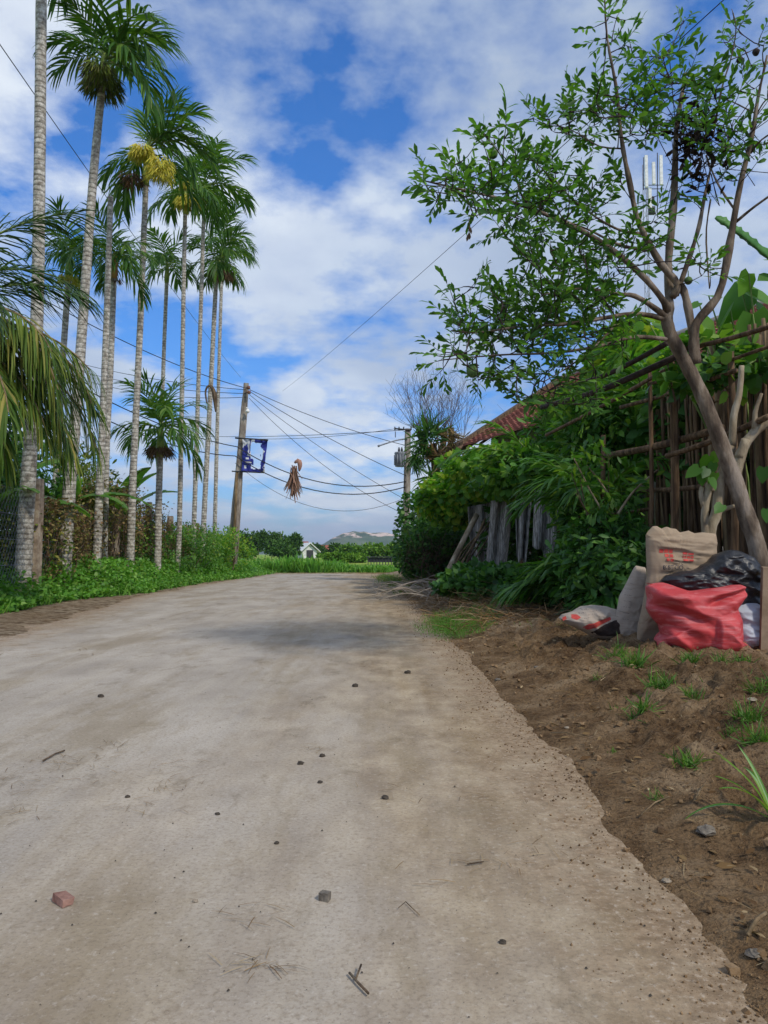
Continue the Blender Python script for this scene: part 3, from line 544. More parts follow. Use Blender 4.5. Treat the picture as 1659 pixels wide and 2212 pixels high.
# distant houses
m_rt = surf('distant_red_roof', [(0.22, 0.06, 0.04), (0.36, 0.12, 0.08)], 2, bst=0)
def house(px, d, wm, dm, eave, ridge, label, wall, roof, yaw=0, basez=0):
    c = W(px, 1197, d); root = thing('farmhouse', label, 'house', (c[0], c[1], basez), 'distant farmhouses')
    rot = np.array(Matrix.Rotation(R(yaw), 3, 'Z')); g = G(); w2, d2 = wm / 2, dm / 2
    def tr(V): return (np.array(V, float) @ rot.T) + np.array([c[0], c[1], basez])
    g.add(tr([(-w2, -d2, 0), (w2, -d2, 0), (w2, d2, 0), (-w2, d2, 0), (-w2, -d2, eave), (w2, -d2, eave), (w2, d2, eave), (-w2, d2, eave), (0, -d2, ridge), (0, d2, ridge)]),
          [(0, 1, 5, 8, 4), (1, 2, 6, 5), (2, 3, 7, 9, 6), (3, 0, 4, 7)]); g.obj('wall', wall, root, smooth=False)
    g = G(); o = .5
    for sgn in (-1, 1):
        e = np.array([sgn * (w2 + o), 0, eave - .25]); r_ = np.array([0, 0, ridge + .12]); V = []
        for yv in (-d2 - o, d2 + o):
            for p in (e, r_): V += [p + [0, yv, 0], p + [0, yv, .16]]
        g.add(tr(V), [(0, 1, 3, 2), (4, 6, 7, 5), (0, 4, 5, 1), (2, 3, 7, 6), (1, 5, 7, 3), (0, 2, 6, 4)])
    g.obj('roof', roof, root, smooth=False)
    g = G(); g.box(tr([(0, -d2 - .03, eave * .45)])[0], (1.1, .08, 1.6), rot); g.obj('window', m_darkm, root, smooth=False)
    return root
house(661, 125, 2.4, 5, 1.2, 2.3, 'small white gabled house between the far trees', m_white, m_white, 20, .0)
house(636, 150, 3.4, 5, 1.4, 2.9, 'red roofed house left of the white gabled house', m_conc, m_rt, 70)
house(706, 150, 3.6, 5, 1.0, 2.2, 'red roofed house half hidden right of the white gabled house', m_conc, m_rt, 60)
g = G(); c0 = W(833, 1197, 48)
sh = thing('field_shelter', 'low dark fenced shelter at the field edge left of the transformer pole', 'shed', (c0[0], c0[1], 0))
g.box((c0[0], c0[1], -.02 + .0), (2.3, .8, .1)); g.box((c0[0], c0[1], .52), (2.4, 1.0, .05)); g.obj('roof', m_darkm, sh, smooth=False)
g = G()
for i in range(13): g.box((c0[0] - 1.1 + i * .183, c0[1] - .4, .25), (.05, .05, .5))
g.box((c0[0], c0[1] - .35, .33), (2.2, .02, .28)); g.obj('picket', m_darkm, sh, smooth=False)
# hills
def hill(pts, d, thick, mat, name, seed):
    px = np.linspace(pts[0][0], pts[-1][0], 160); py = np.interp(px, [p[0] for p in pts], [p[1] for p in pts]); py = py + (fbm(px * .08, px * 0, 4, seed) - .5) * 3.5
    rows = 14; V = []
    for j in range(rows):
        t = j / (rows - 1)
        for i in range(160):
            p = W(px[i], 1197, d); hh = (1197 - py[i]) / F * d; z = hh * math.sin(t * math.pi / 2) ** .8 * (1 + .12 * (vnoise(i * .13, j * .6, seed) - .5)); V.append((p[0] * (1 - .22 * (1 - t)), p[1] - thick * (1 - t), float(z) - 1))
    for i in range(160):
        p = W(px[i], 1197, d); V.append((p[0] * 1.2, p[1] + thick, -2))
    g = G(); g.add(V, [(j * 160 + i, j * 160 + i + 1, (j + 1) * 160 + i + 1, (j + 1) * 160 + i) for j in range(rows) for i in range(159)]); o = g.obj(name, mat); tag(o, kind='structure'); return o
m, nt, b = newmat('hill_vegetation'); v = coords(nt, 'Object', (1, .5, 2.0)); n_ = noise(nt, v, .02, 9, .65)
c = ramp(nt, n_, [(0.35, (0.05, 0.08, 0.05)), (0.5, (0.075, 0.115, 0.06)), (0.6, (0.12, 0.15, 0.09))])
sz = N(nt, 'ShaderNodeSeparateXYZ'); nt.links.new(coords(nt, 'Object'), sz.inputs[0])
band = math_(nt, 'MULTIPLY', ramp(nt, math_(nt, 'DIVIDE', sz.outputs[2], 100.0), [(0.27, 0.0), (0.31, 1.0), (0.40, 1.0), (0.42, 0.0)]), ramp(nt, noise(nt, coords(nt, 'Object', (1, .2, 3)), .025, 5, .7), [(.46, 0.0), (.52, 1.0)]))
c = mixc(nt, band, c, (0.62, 0.48, 0.40)); nt.links.new(c, b.inputs['Base Color']); b.inputs['Roughness'].default_value = 1; b.inputs['Specular IOR Level'].default_value = 0
m_hill = m
hill([(600, 1196), (660, 1184), (700, 1174), (722, 1161), (742, 1151), (765, 1147), (800, 1151), (840, 1152), (868, 1153), (930, 1140), (1060, 1150), (1200, 1175), (1400, 1190)], 1500, 350, m_hill, 'hills', 3)
hill([(-200, 1170), (100, 1180), (400, 1186), (600, 1182), (700, 1176), (800, 1180), (1000, 1185)], 2400, 300, m_hill, 'far_hills', 9)

# ------------------------------------------------------------------ power poles, banner, transformer, wires
base = W(499, 1199, 23.5); base[2] = .0; top = W(532, 828, 23.5)
pl = thing('utility_pole', 'leaning weathered power pole with a torn banner, on the left of the road', 'utility pole', base)
g = G(); n = 16; Cp = curve([base, base * .5 + top * .5, top], n); V = []
for i, p in enumerate(Cp):
    t = i / (n - 1); k = (.17 * (1 - t) + .075 * t); k2 = k * .72
    V += [p + np.array([dx * k, dy * k2, 0]) + (rng.random(3) - .5) * .02 for dx, dy in ((-.6, -1), (.6, -1), (1, -.5), (1, .5), (.6, 1), (-.6, 1), (-1, .5), (-1, -.5))]
g.add(V, [(i * 8 + j, i * 8 + (j + 1) % 8, i * 8 + 8 + (j + 1) % 8, i * 8 + 8 + j) for i in range(n - 1) for j in range(8)] + [tuple((n - 1) * 8 + j for j in range(8))]); g.obj('pole', m_pole, pl, smooth=False)
g = G(); a = W(503, 1210, 23.3); a[2] = 0; g.tube([a, W(509, 1080, 23.3), W(512, 1020, 23.33)], [.045, .045, .04], 8); g.obj('brace', m_bamb, pl)
g = G(); dd = 23.3
for (x, y) in ((537, 838), (538, 848)): g.tube([W(531, y, dd), W(x, y - 1, dd)], .02, 6); g.tube([W(x, y - 4, dd), W(x, y + 3, dd)], .05, 8)
g.obj('insulator', surf('brown_ceramic', [(0.16, 0.07, 0.05), (0.25, 0.13, 0.1)], 3, rough=.3), pl)
g = G(); g.tube([W(532, 880, dd), W(536, 884, dd)], .02, 6); p = W(535, 889, dd)
g.tube([p + [0, 0, .07], p + [0, 0, .03], p, p - [0, 0, .05]], [.03, .06, .07, .02], 8); g.obj('lamp', m_white, pl)
bn = thing('banner', 'torn blue and white banner hanging in a dark metal frame from the leaning pole', 'banner', W(548, 980, 23.4))
dd = 23.3
g = G(); g.tube([W(508, 946, dd), W(579, 951, dd)], .028, 6); g.tube([W(501, 1018, dd), W(571, 1021, dd)], .022, 6); g.obj('frame', m_darkm, bn)
m_blue = surf('blue_banner_cloth', [(0.02, 0.03, 0.20), (0.035, 0.045, 0.30)], 3, rough=.6, bst=.2); m_wht = surf('white_banner_cloth', [(0.5, 0.52, 0.56), (0.72, 0.74, 0.78)], 3, rough=.7, bst=.2)
nu, nv = 44, 46; g = G(); q0, q1, q2, q3 = [W(*p, dd) for p in ((524, 949), (578, 952), (571, 1021), (522, 1018))]
U_, V_ = np.meshgrid(np.linspace(0, 1, nu + 1), np.linspace(0, 1, nv + 1))
PP = (q0[None, None] * ((1 - U_) * (1 - V_))[..., None] + q1 * (U_ * (1 - V_))[..., None] + q2 * (U_ * V_)[..., None] + q3 * ((1 - U_) * V_)[..., None])
PP[..., 1] += .05 * np.sin(U_ * 9 + V_ * 4) + (fbm(U_ * 6, V_ * 6, 2, 3) - .5) * .1
Fb, Fw = [], []
for j in range(nv):
    for i in range(nu):
        u, v_ = (i + .5) / nu, (j + .5) / nv; q = float(fbm(np.array(u * 7), np.array(v_ * 7), 3, 13)) - .5
        eL = .40 + q * .30 - .05 * math.sin(v_ * 5); eR = .84 + q * .3 - .06 * (1 - v_); eT = .10 + q * .16; eB = .90 + q * .08
        if eL < u < eR and eT < v_ < eB: continue
        f = (j * (nu + 1) + i, j * (nu + 1) + i + 1, (j + 1) * (nu + 1) + i + 1, (j + 1) * (nu + 1) + i)
        white = (u < .30 and v_ < .34 + q) or (u < .45 and abs(v_ - .48) < .035 and u > .22) or (.17 < u < .3 and abs(v_ - .60) < .03) or (.15 < u < .42 and abs(v_ - .72) < .025) or (u > .86 and .3 < v_ < .6 and q > .1) or (u > .9 and v_ > .6 and q > 0) or (.12 < u < .2 and .8 < v_ < .92) or (u > .33 and v_ < .55 and u < .5)
        (Fw if white else Fb).append(f)
g.add(PP.reshape(-1, 3), Fb, 0); g.add(PP.reshape(-1, 3), Fw, 1)
cl = g.obj('banner_cloth', [m_blue, m_wht], bn)
so_ = cl.modifiers.new('thick', 'SOLIDIFY'); so_.thickness = .004
# transformer pole
base = W(876, 1236, 22.5); base[2] = .05; top = W(881, 926, 22.5)
tp = thing('utility_pole', 'straight concrete power pole carrying the grey transformer beside the hedge', 'utility pole', base)
g = G(); g.tube(curve([base, top], 14), np.linspace(.13, .09, 14), 10, jit=.04); g.obj('pole', m_pole, tp)
g = G(); g.tube(curve([W(880, 948, 22.4), W(868, 949, 22.4), W(850, 953, 22.3), W(816, 964, 22.2)], 12), .022, 6); g.tube([W(816, 964, 22.2), W(820, 963, 22.2)], .035, 6); g.obj('lamp_arm', m_metal, tp)
g = G(); g.tube([W(853, 926, 22.4), W(888, 929, 22.4)], .025, 6); g.tube([W(854, 932, 22.4), W(854, 945, 22.4)], .012, 5)
for x in (853, 862, 872, 888): g.tube([W(x, 929, 22.4), W(x, 922, 22.4)], .022, 6)
g.obj('crossarm', m_darkm, tp)
g = G(); p0, p1 = W(864, 1008, 22.3), W(864, 979, 22.3)
g.tube([p0, p0 + [0, 0, .03], p1 - [0, 0, .03], p1, p1 + [0, 0, .03]], [.14, .15, .15, .17, .15], 16); 
for i in range(12):
    a = i * math.pi / 6; q = (p0 + p1) / 2 + np.array([math.cos(a) * .16, math.sin(a) * .16, 0]); g.box(q, (.03, .03, .3), Matrix.Rotation(a, 3, 'Z'))
tr_ = g.obj('transformer', m_metal, tp)
for x in (862, 868): g = G(); g.tube([W(x, 978, 22.3), W(x, 972, 22.3), W(x, 966, 22.3)], [.03, .035, .015], 8); g.obj('bushing', m_darkm, tr_)
g = G(); g.tube([W(864, 985, 22.4), W(878, 985, 22.45)], .03, 6); g.tube([W(864, 1004, 22.4), W(878, 1004, 22.45)], .03, 6); g.obj('bracket', m_metal, tp)
g = G(); p = W(889, 1170, 22.3); g.box(p, (.16, .05, .34)); g.obj('meter_box', m_white, tp, smooth=False)
# wires
def sagc(a, b_, sag, n=18):
    t = np.linspace(0, 1, n)[:, None]; P = a * (1 - t) + b_ * t; P[:, 2] -= (sag * 4 * t * (1 - t))[:, 0]; return P
def wire(a, b_, sag, r, label, name='power_cable', group='overhead power cables', n=18):
    g = G(); g.tube(sagc(a, b_, sag, n), r, 4, cap=False); o = g.obj(name, m_wire, origin=a); tag(o, label, 'cable', group); return o
TL = W(537, 843, 23.3); TR = W(877, 1010, 22.4)
wire(W(540, 842, 23.3), W(1010, 990, 22.5), .25, .009, 'upper cable from the leaning pole top to the dead tree side')
wire(W(540, 846, 23.3), W(878, 1028, 22.4), .12, .009, 'second cable running down from the leaning pole top to the transformer pole')
wire(W(538, 852, 23.3), W(877, 1080, 22.4), .15, .007, 'steep thin cable from the leaning pole top to the middle of the transformer pole')
wire(W(538, 860, 23.3), W(877, 1112, 22.4), .35, .007, 'lowest steep cable from the leaning pole top to the transformer pole')
wire(W(512, 965, 23.3), W(877, 1040, 22.4), .55, .014, 'thick cable passing behind the banner to the transformer pole')
wire(W(508, 985, 23.3), W(876, 1052, 22.4), .60, .014, 'second thick cable below the banner top, sagging to the transformer pole')
wire(W(508, 1000, 23.3), W(876, 1075, 22.4), .85, .006, 'thin lowest sagging cable under the banner')
wire(W(-260, 560, 12), W(512, 965, 23.3), .5, .014, 'thick cable entering from the left through the coconut fronds to the banner')
wire(W(-260, 600, 12), W(508, 985, 23.3), .65, .014, 'second thick cable entering from the left just below the first')
wire(W(-200, 470, 13), W(530, 838, 23.3), .35, .011, 'black cable crossing behind the palms from the upper left to the leaning pole')
wire(W(60, 752, 30), W(531, 842, 23.4), .25, .009, 'thin cable from the far left to the leaning pole top')
wire(W(60, 765, 30), W(531, 850, 23.4), .35, .009, 'second thin cable from the far left, just under the first')
wire(W(60, 775, 30), W(531, 858, 23.4), .5, .009, 'third thin cable from the far left, lowest of its three')
wire(W(509, 947, 23.4), W(855, 926, 22.4), .12, .006, 'nearly level thin cable between the two poles')
wire(W(300, 935, 40), W(872, 929, 22.4), .2, .009, 'level cable passing behind the leaning pole to the crossarm')
wire(W(-60, 10, 14), W(520, 815, 60), .3, .012, 'single thin line slanting down from the top left corner', 'sky_wire')
wire(W(1640, -70, 9), W(610, 845, 60), .2, .009, 'single long line slanting down from the top right corner', 'sky_wire')
wire(W(1000, 870, 22), W(877, 1000, 22.4), .05, .005, 'short thin cable from the transformer pole up to the dead tree', n=8)
# dead palm frond caught on the cables
pb = W(640, 1000, 22.9); df = thing('dead_frond', 'dry brown palm spathe and frond hanging from the cables over the road', 'palm frond', pb)
g = G(); g.tube(curve([W(636, 1000, 22.9), W(645, 995, 22.9), W(648, 1005, 22.9), W(646, 1018, 22.9)], 8), [.03, .05, .07, .08, .08, .07, .05, .02], 6); g.obj('sheath', surf('pinkish_sheath', [(0.28, 0.14, 0.10), (0.42, 0.24, 0.18)], 4), df)
g = G(); n = 150; P = np.array([W(634 + rng.normal() * 3, 1004 + 34 * rng.random() ** 1.0, 22.9 + rng.normal() * .06) for _ in range(n)])
D = nrm(np.stack([rng.normal(size=n) * .22 + .08, rng.normal(size=n) * .2, -np.ones(n)], 1)); g.leaves(T_STR, P, D, rng.normal(size=(n, 3)), .35 + .35 * rng.random(n), 0, np.full(n, 1.6)); g.obj('dry_leaf', leafmat('pink_dry_leaf', [(0.22, 0.12, 0.08), (0.38, 0.23, 0.17), (0.48, 0.33, 0.24)], .1, .8, .1), df)
# hanging frond loop on the rightmost palm
g = G(); g.tube(curve([W(447, 872, 20.5), W(444, 845, 20.5), W(453, 833, 20.5), W(463, 850, 20.5), W(466, 890, 20.5)], 16), np.interp(np.linspace(0, 1, 16), [0, .4, .8, 1], [.02, .03, .07, .02]), 6)
tag(g.obj('hanging_sheath', m_wood, origin=W(447, 872, 20.5)), 'curled dead frond stalk hooked over a slender palm trunk beside the leaning pole', 'palm frond')

# ------------------------------------------------------------------ telecom tower
d = 90; tw = thing('telecom_mast', 'tall thin telecom mast with white panel antennas behind the right tree', 'mast', W(1410, 1190, d) * [1, 1, 0])
g = G(); c0 = W(1410, 1190, d) * [1, 1, 0]; H = W(1410, 330, d)[2]; s = .32
def leg(i, z): a = i * 2 * math.pi / 3 + .4; return c0 + np.array([math.cos(a) * s, math.sin(a) * s, z])
for i in range(3): g.tube([leg(i, 0), leg(i, H)], .05, 5)
nz = 34
for k in range(nz):
    for i in range(3): g.tube([leg(i, H * k / nz), leg((i + 1) % 3, H * (k + 1) / nz)], .022, 3, cap=False)
g.obj('lattice', m_metal, tw)
for (x, y0, y1, dz) in ((1396, 335, 405, -.5), (1428, 335, 400, -.3), (1412, 350, 398, -.8), (1404, 405, 450, -.6)):
    g = G(); a, b_ = W(x, y0, d + dz), W(x, y1, d + dz); g.box((a + b_) / 2, (.34, .25, abs(a[2] - b_[2]))); g.box((a + b_) / 2 + [0, .2, 0], (.1, .3, .4)); g.obj('antenna', m_white, tw, smooth=False)
g = G()
for y in (400, 408): g.tube([W(1390, y, d), W(1434, y, d)], .05, 5)
g.tube([W(1390, 340, d), W(1390, 410, d)], .05, 5); g.tube([W(1420, 330, d), W(1420, 470, d)], .06, 5); g.box(W(1408, 455, d - .5), (.7, .4, .9)); g.box(W(1408, 430, d - .4), (.5, .4, .5)); g.obj('platform', m_darkm, tw)

# ------------------------------------------------------------------ house with the tiled roof at the right
A = W(1000, 966, 17.0); Bv = np.array([2.93, -7.7, 0]); ev = nrm(Bv); iv = np.array([-ev[1], ev[0], 0]); iv = iv if iv[0] > 0 else -iv
hs = thing('house', 'old village house with weathered red tile roof behind the right hedge', 'house', (A[0] + 1, A[1], 0))
Lr, Wr, pit = 6.6, 2.8, .64
nu, nv = 190, 26
m, nt, b = newmat('red_clay_tiles'); v = coords(nt, 'Object'); c = ramp(nt, noise(nt, v, 3.5, 8, .7), [(0.3, (0.10, 0.035, 0.028)), (0.48, (0.24, 0.075, 0.05)), (0.6, (0.36, 0.13, 0.085)), (0.72, (0.30, 0.2, 0.15))])
nt.links.new(c, b.inputs['Base Color']); b.inputs['Roughness'].default_value = .85; bump(nt, b, noise(nt, v, 40), .3, .01); m_tile = m
g = G()
for k in range(nv):
    t0, t1 = k / nv * Wr, (k + 1.08) / nv * Wr; u = np.linspace(0, Lr, nu + 1); sc_ = .028 * np.abs(np.sin(u * math.pi / .22))
    V = []
    for t, lift in ((t0, .055), (t1, .005), (t0, .02)):
        for j in range(nu + 1): V.append(A + ev * u[j] + iv * t + np.array([0, 0, t * pit + lift + (sc_[j] if lift != .02 else 0) + .006 * math.sin(k * 7 + j * .3)]))
    m1 = nu + 1; g.add(V, [(j, j + 1, m1 + j + 1, m1 + j) for j in range(nu)] + [(2 * m1 + j, 2 * m1 + j + 1, j + 1, j) for j in range(nu)])
# back slope
rg = A + iv * Wr + np.array([0, 0, Wr * pit + .03]); bk = rg + iv * Wr - np.array([0, 0, Wr * pit])
g.add([rg, rg + ev * Lr, bk + ev * Lr, bk], [(0, 1, 2, 3)]); rf = g.obj('roof', m_tile, hs, smooth=False)
g = G(); g.tube([rg, rg + ev * Lr], .1, 8); g.obj('ridge', m_conc, hs)
g = G(); q = A - ev * .06; up = nrm(iv + np.array([0, 0, pit])); g.tube([q - up * .1, q + up * Wr * 1.19], .06, 4); 
V = [q - up * .0 + [0, 0, .13], q + up * Wr * 1.18 + [0, 0, .13], q + up * Wr * 1.18 - [0, 0, .12], q - [0, 0, .12]]; V2 = [p - ev * .3 for p in V]; g.add(V + V2, [(0, 1, 2, 3), (4, 7, 6, 5), (0, 4, 5, 1), (3, 2, 6, 7), (0, 3, 7, 4), (1, 5, 6, 2)])
g.obj('verge_board', m_stake, hs, smooth=False)
g = G(); o = .55; w0 = A + iv * o + ev * .3; w0[2] = 0; h0 = A[2] + o * pit - .08; w1 = w0 + ev * (Lr - .6); w2 = w1 + iv * (2 * Wr - 2 * o); w3 = w0 + iv * (2 * Wr - 2 * o); hr = A[2] + Wr * pit - .12
zz_ = np.array([0, 0, 1.]); g.add([w0, w1, w2, w3, w0 + zz_ * h0, w1 + zz_ * h0, w2 + zz_ * h0, w3 + zz_ * h0, (w0 + w3) / 2 + zz_ * hr, (w1 + w2) / 2 + zz_ * hr], [(0, 1, 5, 4), (1, 2, 6, 9, 5), (2, 3, 7, 6), (3, 0, 4, 8, 7)]); g.obj('wall', m_conc, hs, smooth=False)
g = G()
for u in (1.6, 4.0):
    c = w0 + ev * u - iv * .02 + zz_ * 1.6; g.box(c, (.9, .06, 1.1), Matrix.Rotation(math.atan2(ev[1], ev[0]), 3, 'Z'))
g.obj('window', m_darkm, hs, smooth=False)
g = G()
for k in range(12):
    u = .2 + k * .56; a = A + ev * u + iv * .02 + [0, 0, -.03]; g.tube([a, a + iv * .6 + [0, 0, .6 * pit]], .03, 4)
g.obj('rafter', m_wood, hs)

# ------------------------------------------------------------------ right fence: posts, stakes, rails, mats
def FX(y): return float(np.interp(y, [4.5, 6.2, 8, 9.7, 13, 17, 21], [3.15, 2.95, 2.75, 2.45, 1.95, 1.35, .95]))
bf = thing('stick_fence', 'tall rough fence of dark bamboo stakes and poles behind the sacks and the hedge', 'fence', (FX(7), 7, .12))
zf_ = .1
yv = 5.0; cnt = 0
while cnt < 99:
    x = FX(yv); h = np.interp(yv, [5, 6.2, 6.9, 7.4, 9, 12], [2.15, 2.3, 2.35, 2.15, 1.9, 1.5]) * (.85 + .25 * rng.random()); r_ = .013 + .022 * rng.random() ** 1.6
    p = np.array([x + rng.normal() * .03, yv, zf_]); q = p + np.array([rng.normal() * .07, rng.normal() * .1, h]); md = (p + q) / 2 + rng.normal(size=3) * .025
    g = G(); g.tube(curve([p, md, q], 6), np.linspace(r_ * 1.15, r_ * .7, 6), 6, jit=.2); g.obj('stake', m_bamb if rng.random() < .3 else m_stake, bf); yv += .016 + .026 * rng.random() + (.05 if yv > 7.9 else 0); cnt += 1
for (px, py0, py1, d, r_) in ((1447, 1180, 735, 6.2, .038), (1300, 1270, 940, 7.6, .028), (1400, 1200, 790, 6.6, .022), (1212, 1290, 1050, 9.4, .045), (1052, 1250, 1090, 12.8, .05), (1130, 1255, 1060, 11.0, .05), (1575, 1150, 760, 5.6, .03)):
    a = W(px, py0, d); a[2] = zf_; g = G(); g.tube(curve([a, (a + W(px + 3, py1, d)) / 2 + rng.normal(size=3) * .02, W(px + 3, py1, d)], 7), np.linspace(r_, r_ * .8, 7), 8, jit=.12); g.obj('post', m_stake, bf)
for (a, b_, r_) in ((W(1310, 985, 7.4), W(1560, 925, 5.7), .032), (W(1180, 940, 8.5), W(1470, 780, 6.1), .018), (W(1340, 880, 7.2), W(1590, 800, 5.5), .018), (W(1380, 1060, 7), W(1590, 1040, 5.6), .022), (W(1220, 1120, 9.3), W(1400, 1100, 6.9), .018), (W(1440, 760, 6.1), W(1680, 700, 5.0), .018), (W(1400, 830, 6.6), W(1670, 745, 5.2), .014), (W(1440, 985, 6.1), W(1660, 900, 5.1), .022),
               (W(1030, 1105, 13.5), W(1080, 1108, 12.2), .05)):
    g = G(); g.tube(curve([a, (a + b_) / 2 + [0, 0, -.02], b_], 6), r_, 7, jit=.15); g.obj('rail', m_stake, bf)
# fallen poles leaning on the tree, upper right
for i, (a, b_, r_, lb) in enumerate(((W(1440, 742, 5.2), W(1215, 840, 6.6), .02, 'long thin pole lying from the tree fork down over the hedge'), (W(1462, 770, 5.25), W(1170, 880, 7.0), .024, 'dark pole propped below the tree fork, lower of the two slanting poles'))):
    g = G(); g.tube(curve([a, (a + b_) / 2 + [0, 0, -.04], b_], 8), r_, 7, jit=.15); tag(g.obj('pole', m_barkd, origin=b_), lb, 'pole')
m, nt, b = newmat('reed_mat'); v = coords(nt, 'Object'); c = ramp(nt, noise(nt, coords(nt, 'Object', (9, 9, 1.2)), 5, 7, .7), [(0.36, (0.13, 0.12, 0.11)), (0.5, (0.29, 0.275, 0.255)), (0.62, (0.50, 0.49, 0.47))])
wvn = N(nt, 'ShaderNodeTexWave', i_Scale=14.0, i_Distortion=2.5, i_Detail=3.0); nt.links.new(coords(nt, 'Object', (1, 1, .9)), wvn.inputs['Vector'])
c = mixc(nt, ramp(nt, wvn.outputs[1], [(.2, .55), (.5, 0.)]), c, (0.05, 0.045, 0.04)); nt.links.new(c, b.inputs['Base Color']); b.inputs['Roughness'].default_value = .95
bump(nt, b, wvn.outputs[1], .5, .01); m_mat = m
def mat_panel(pts, d, lb, seed, fold=.05):
    (x0, y0), (x1, y1), (x2, y2), (x3, y3) = pts; n1_, n2_ = 26, 26; g = G(); V = []
    for j in range(n2_ + 1):
        v_ = j / n2_
        for i in range(n1_ + 1):
            u = i / n1_; jag = (float(vnoise(np.array(u * 7.), np.array(0.), seed)) - .5) * .22 * v_ ** 2
            px = (x0 * (1 - u) + x1 * u) * (1 - v_) + (x3 * (1 - u) + x2 * u) * v_; py = (y0 * (1 - u) + y1 * u) * (1 - v_) + (y3 * (1 - u) + y2 * u) * v_ + jag * (y3 - y0)
            V.append(W(px, py, d + fold * math.sin(u * 11 + v_ * 1.5 + seed) + .03 * math.sin(v_ * 5 + u * 3) + .12 * (1 - u)))
    g.add(V, [(j * (n1_ + 1) + i, j * (n1_ + 1) + i + 1, (j + 1) * (n1_ + 1) + i + 1, (j + 1) * (n1_ + 1) + i) for j in range(n2_) for i in range(n1_)])
    o = g.obj('reed_mat', m_mat, origin=W(x0, y0, d)); tag(o, lb, 'mat', 'old reed mats hung on the right fence'); s_ = o.modifiers.new('t', 'SOLIDIFY'); s_.thickness = .012
mat_panel([(1062, 1082), (1108, 1075), (1092, 1240), (1050, 1240)], 11.6, 'narrow dark grey reed mat behind the leaning sticks', 2)
mat_panel([(1112, 1052), (1152, 1050), (1136, 1215), (1116, 1200)], 10.5, 'pale torn hanging reed mat tapering to a ragged end', 5, .07)
mat_panel([(1155, 1060), (1212, 1055), (1214, 1205), (1152, 1195)], 9.9, 'wide grey reed mat beside the thin fence post', 8)
mat_panel([(1010, 1095), (1062, 1085), (1050, 1235), (1020, 1235)], 12.6, 'farthest reed mat, shaded beside the hedge', 11)
# leaning sticks
ls = thing('stick_bundle', 'bundle of long dry sticks leaning against the fence by the reed mats', 'sticks', W(965, 1248, 13) * [1, 1, 0])
for (x0, y0, x1, y1, d0, r_, mt) in ((962, 1246, 1030, 1112, 11.7, .045, m_barkp), (972, 1252, 1048, 1120, 11.6, .016, m_bamb), (985, 1250, 1060, 1130, 12.2, .013, m_wood), (978, 1256, 1072, 1110, 11.5, .012, m_wood), (968, 1258, 1040, 1150, 12, .012, m_bamb), (990, 1255, 1050, 1125, 12.1, .014, m_wood), (998, 1256, 1085, 1120, 11.8, .011, m_wood), (975, 1250, 1020, 1170, 12.3, .012, m_wood)):
    g = G(); a, b_ = W(x0, y0, d0 - .2), W(x1, y1, d0 + .4); g.tube(curve([a, (a + b_) / 2 + rng.normal(size=3) * .04, b_], 7), r_, 6, jit=.15); g.obj('stick', mt, ls)

# ------------------------------------------------------------------ right vegetation
HG = 'plants crowding the right fence'
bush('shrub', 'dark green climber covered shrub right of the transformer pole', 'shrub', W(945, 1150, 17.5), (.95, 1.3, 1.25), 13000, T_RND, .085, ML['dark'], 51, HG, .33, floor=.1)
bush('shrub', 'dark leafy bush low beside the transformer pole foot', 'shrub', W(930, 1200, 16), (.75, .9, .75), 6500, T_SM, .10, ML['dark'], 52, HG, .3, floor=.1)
bush('climbing_vine', 'bright yellow green climber on the fence top under the house eave', 'vine', W(1075, 1020, 12.6), (.95, 1.1, .42), 9000, T_RND, .12, ML['bright'], 53, HG, .38, stems=5)
bush('climbing_vine', 'bright green climber sloping down over the hedge left of the reed mats', 'vine', W(985, 1080, 14.6), (.75, 1.0, .48), 6500, T_RND, .11, ML['bright'], 54, HG, .4, stems=4)
bush('climbing_vine', 'green vine mass hanging over the top of the reed mats', 'vine', W(1130, 1020, 11), (.75, 1.1, .36), 5500, T_RND, .10, ML['mid'], 55, HG, .36, stems=4)
bush('shrub', 'dark shrub filling the gap between the reed mats and the stakes', 'shrub', W(1300, 1160, 8.9), (.45, .8, .65), 6500, T_LEAF, .12, ML['dark'], 56, HG, .34, floor=.1)
bush('shrub', 'tall shrub with small leaves behind the young palm', 'shrub', W(1262, 955, 10.8), (.75, 1.1, .78), 9000, T_LEAF, .13, ML['mid'], 57, HG, .36, stems=8, floor=1.2)
bush('shrub', 'leafy shrub above the stake fence left of the leaning trunk', 'shrub', W(1350, 930, 9.0), (.8, 1.1, .62), 8500, T_LEAF, .13, ML['mid'], 58, HG, .38, stems=8, floor=1.0)
bush('shrub', 'yellow green lit shrub behind the stake fence below the tree fork', 'shrub', W(1370, 830, 10.5), (.7, 1.0, .7), 3600, T_RND, .16, ML['bright'], 59, HG, .42, stems=5)
bush('shrub', 'dark foliage mass behind the stakes right of the leaning trunk', 'shrub', W(1620, 960, 7.5), (.95, 1.0, 1.05), 6500, T_RND, .15, ML['dark'], 60, HG, .38, floor=.1)
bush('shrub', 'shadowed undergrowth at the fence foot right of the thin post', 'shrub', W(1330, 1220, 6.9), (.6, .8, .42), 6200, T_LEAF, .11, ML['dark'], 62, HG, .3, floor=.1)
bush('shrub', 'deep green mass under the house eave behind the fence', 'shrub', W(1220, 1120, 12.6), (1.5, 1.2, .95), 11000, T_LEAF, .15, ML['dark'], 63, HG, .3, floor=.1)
bush('shrub', 'low broad leaved cover along the fence foot beside the litter', 'shrub', W(1080, 1262, 9.6), (.75, .7, .26), 6500, T_RND, .085, ML['dark'], 64, HG, .3, floor=.08)
bush('shrub', 'blue green low plants in front of the thin fence post', 'shrub', W(1180, 1275, 8.4), (.45, .5, .26), 3600, T_RND, .08, ML['dark'], 65, HG, .3, floor=.08)
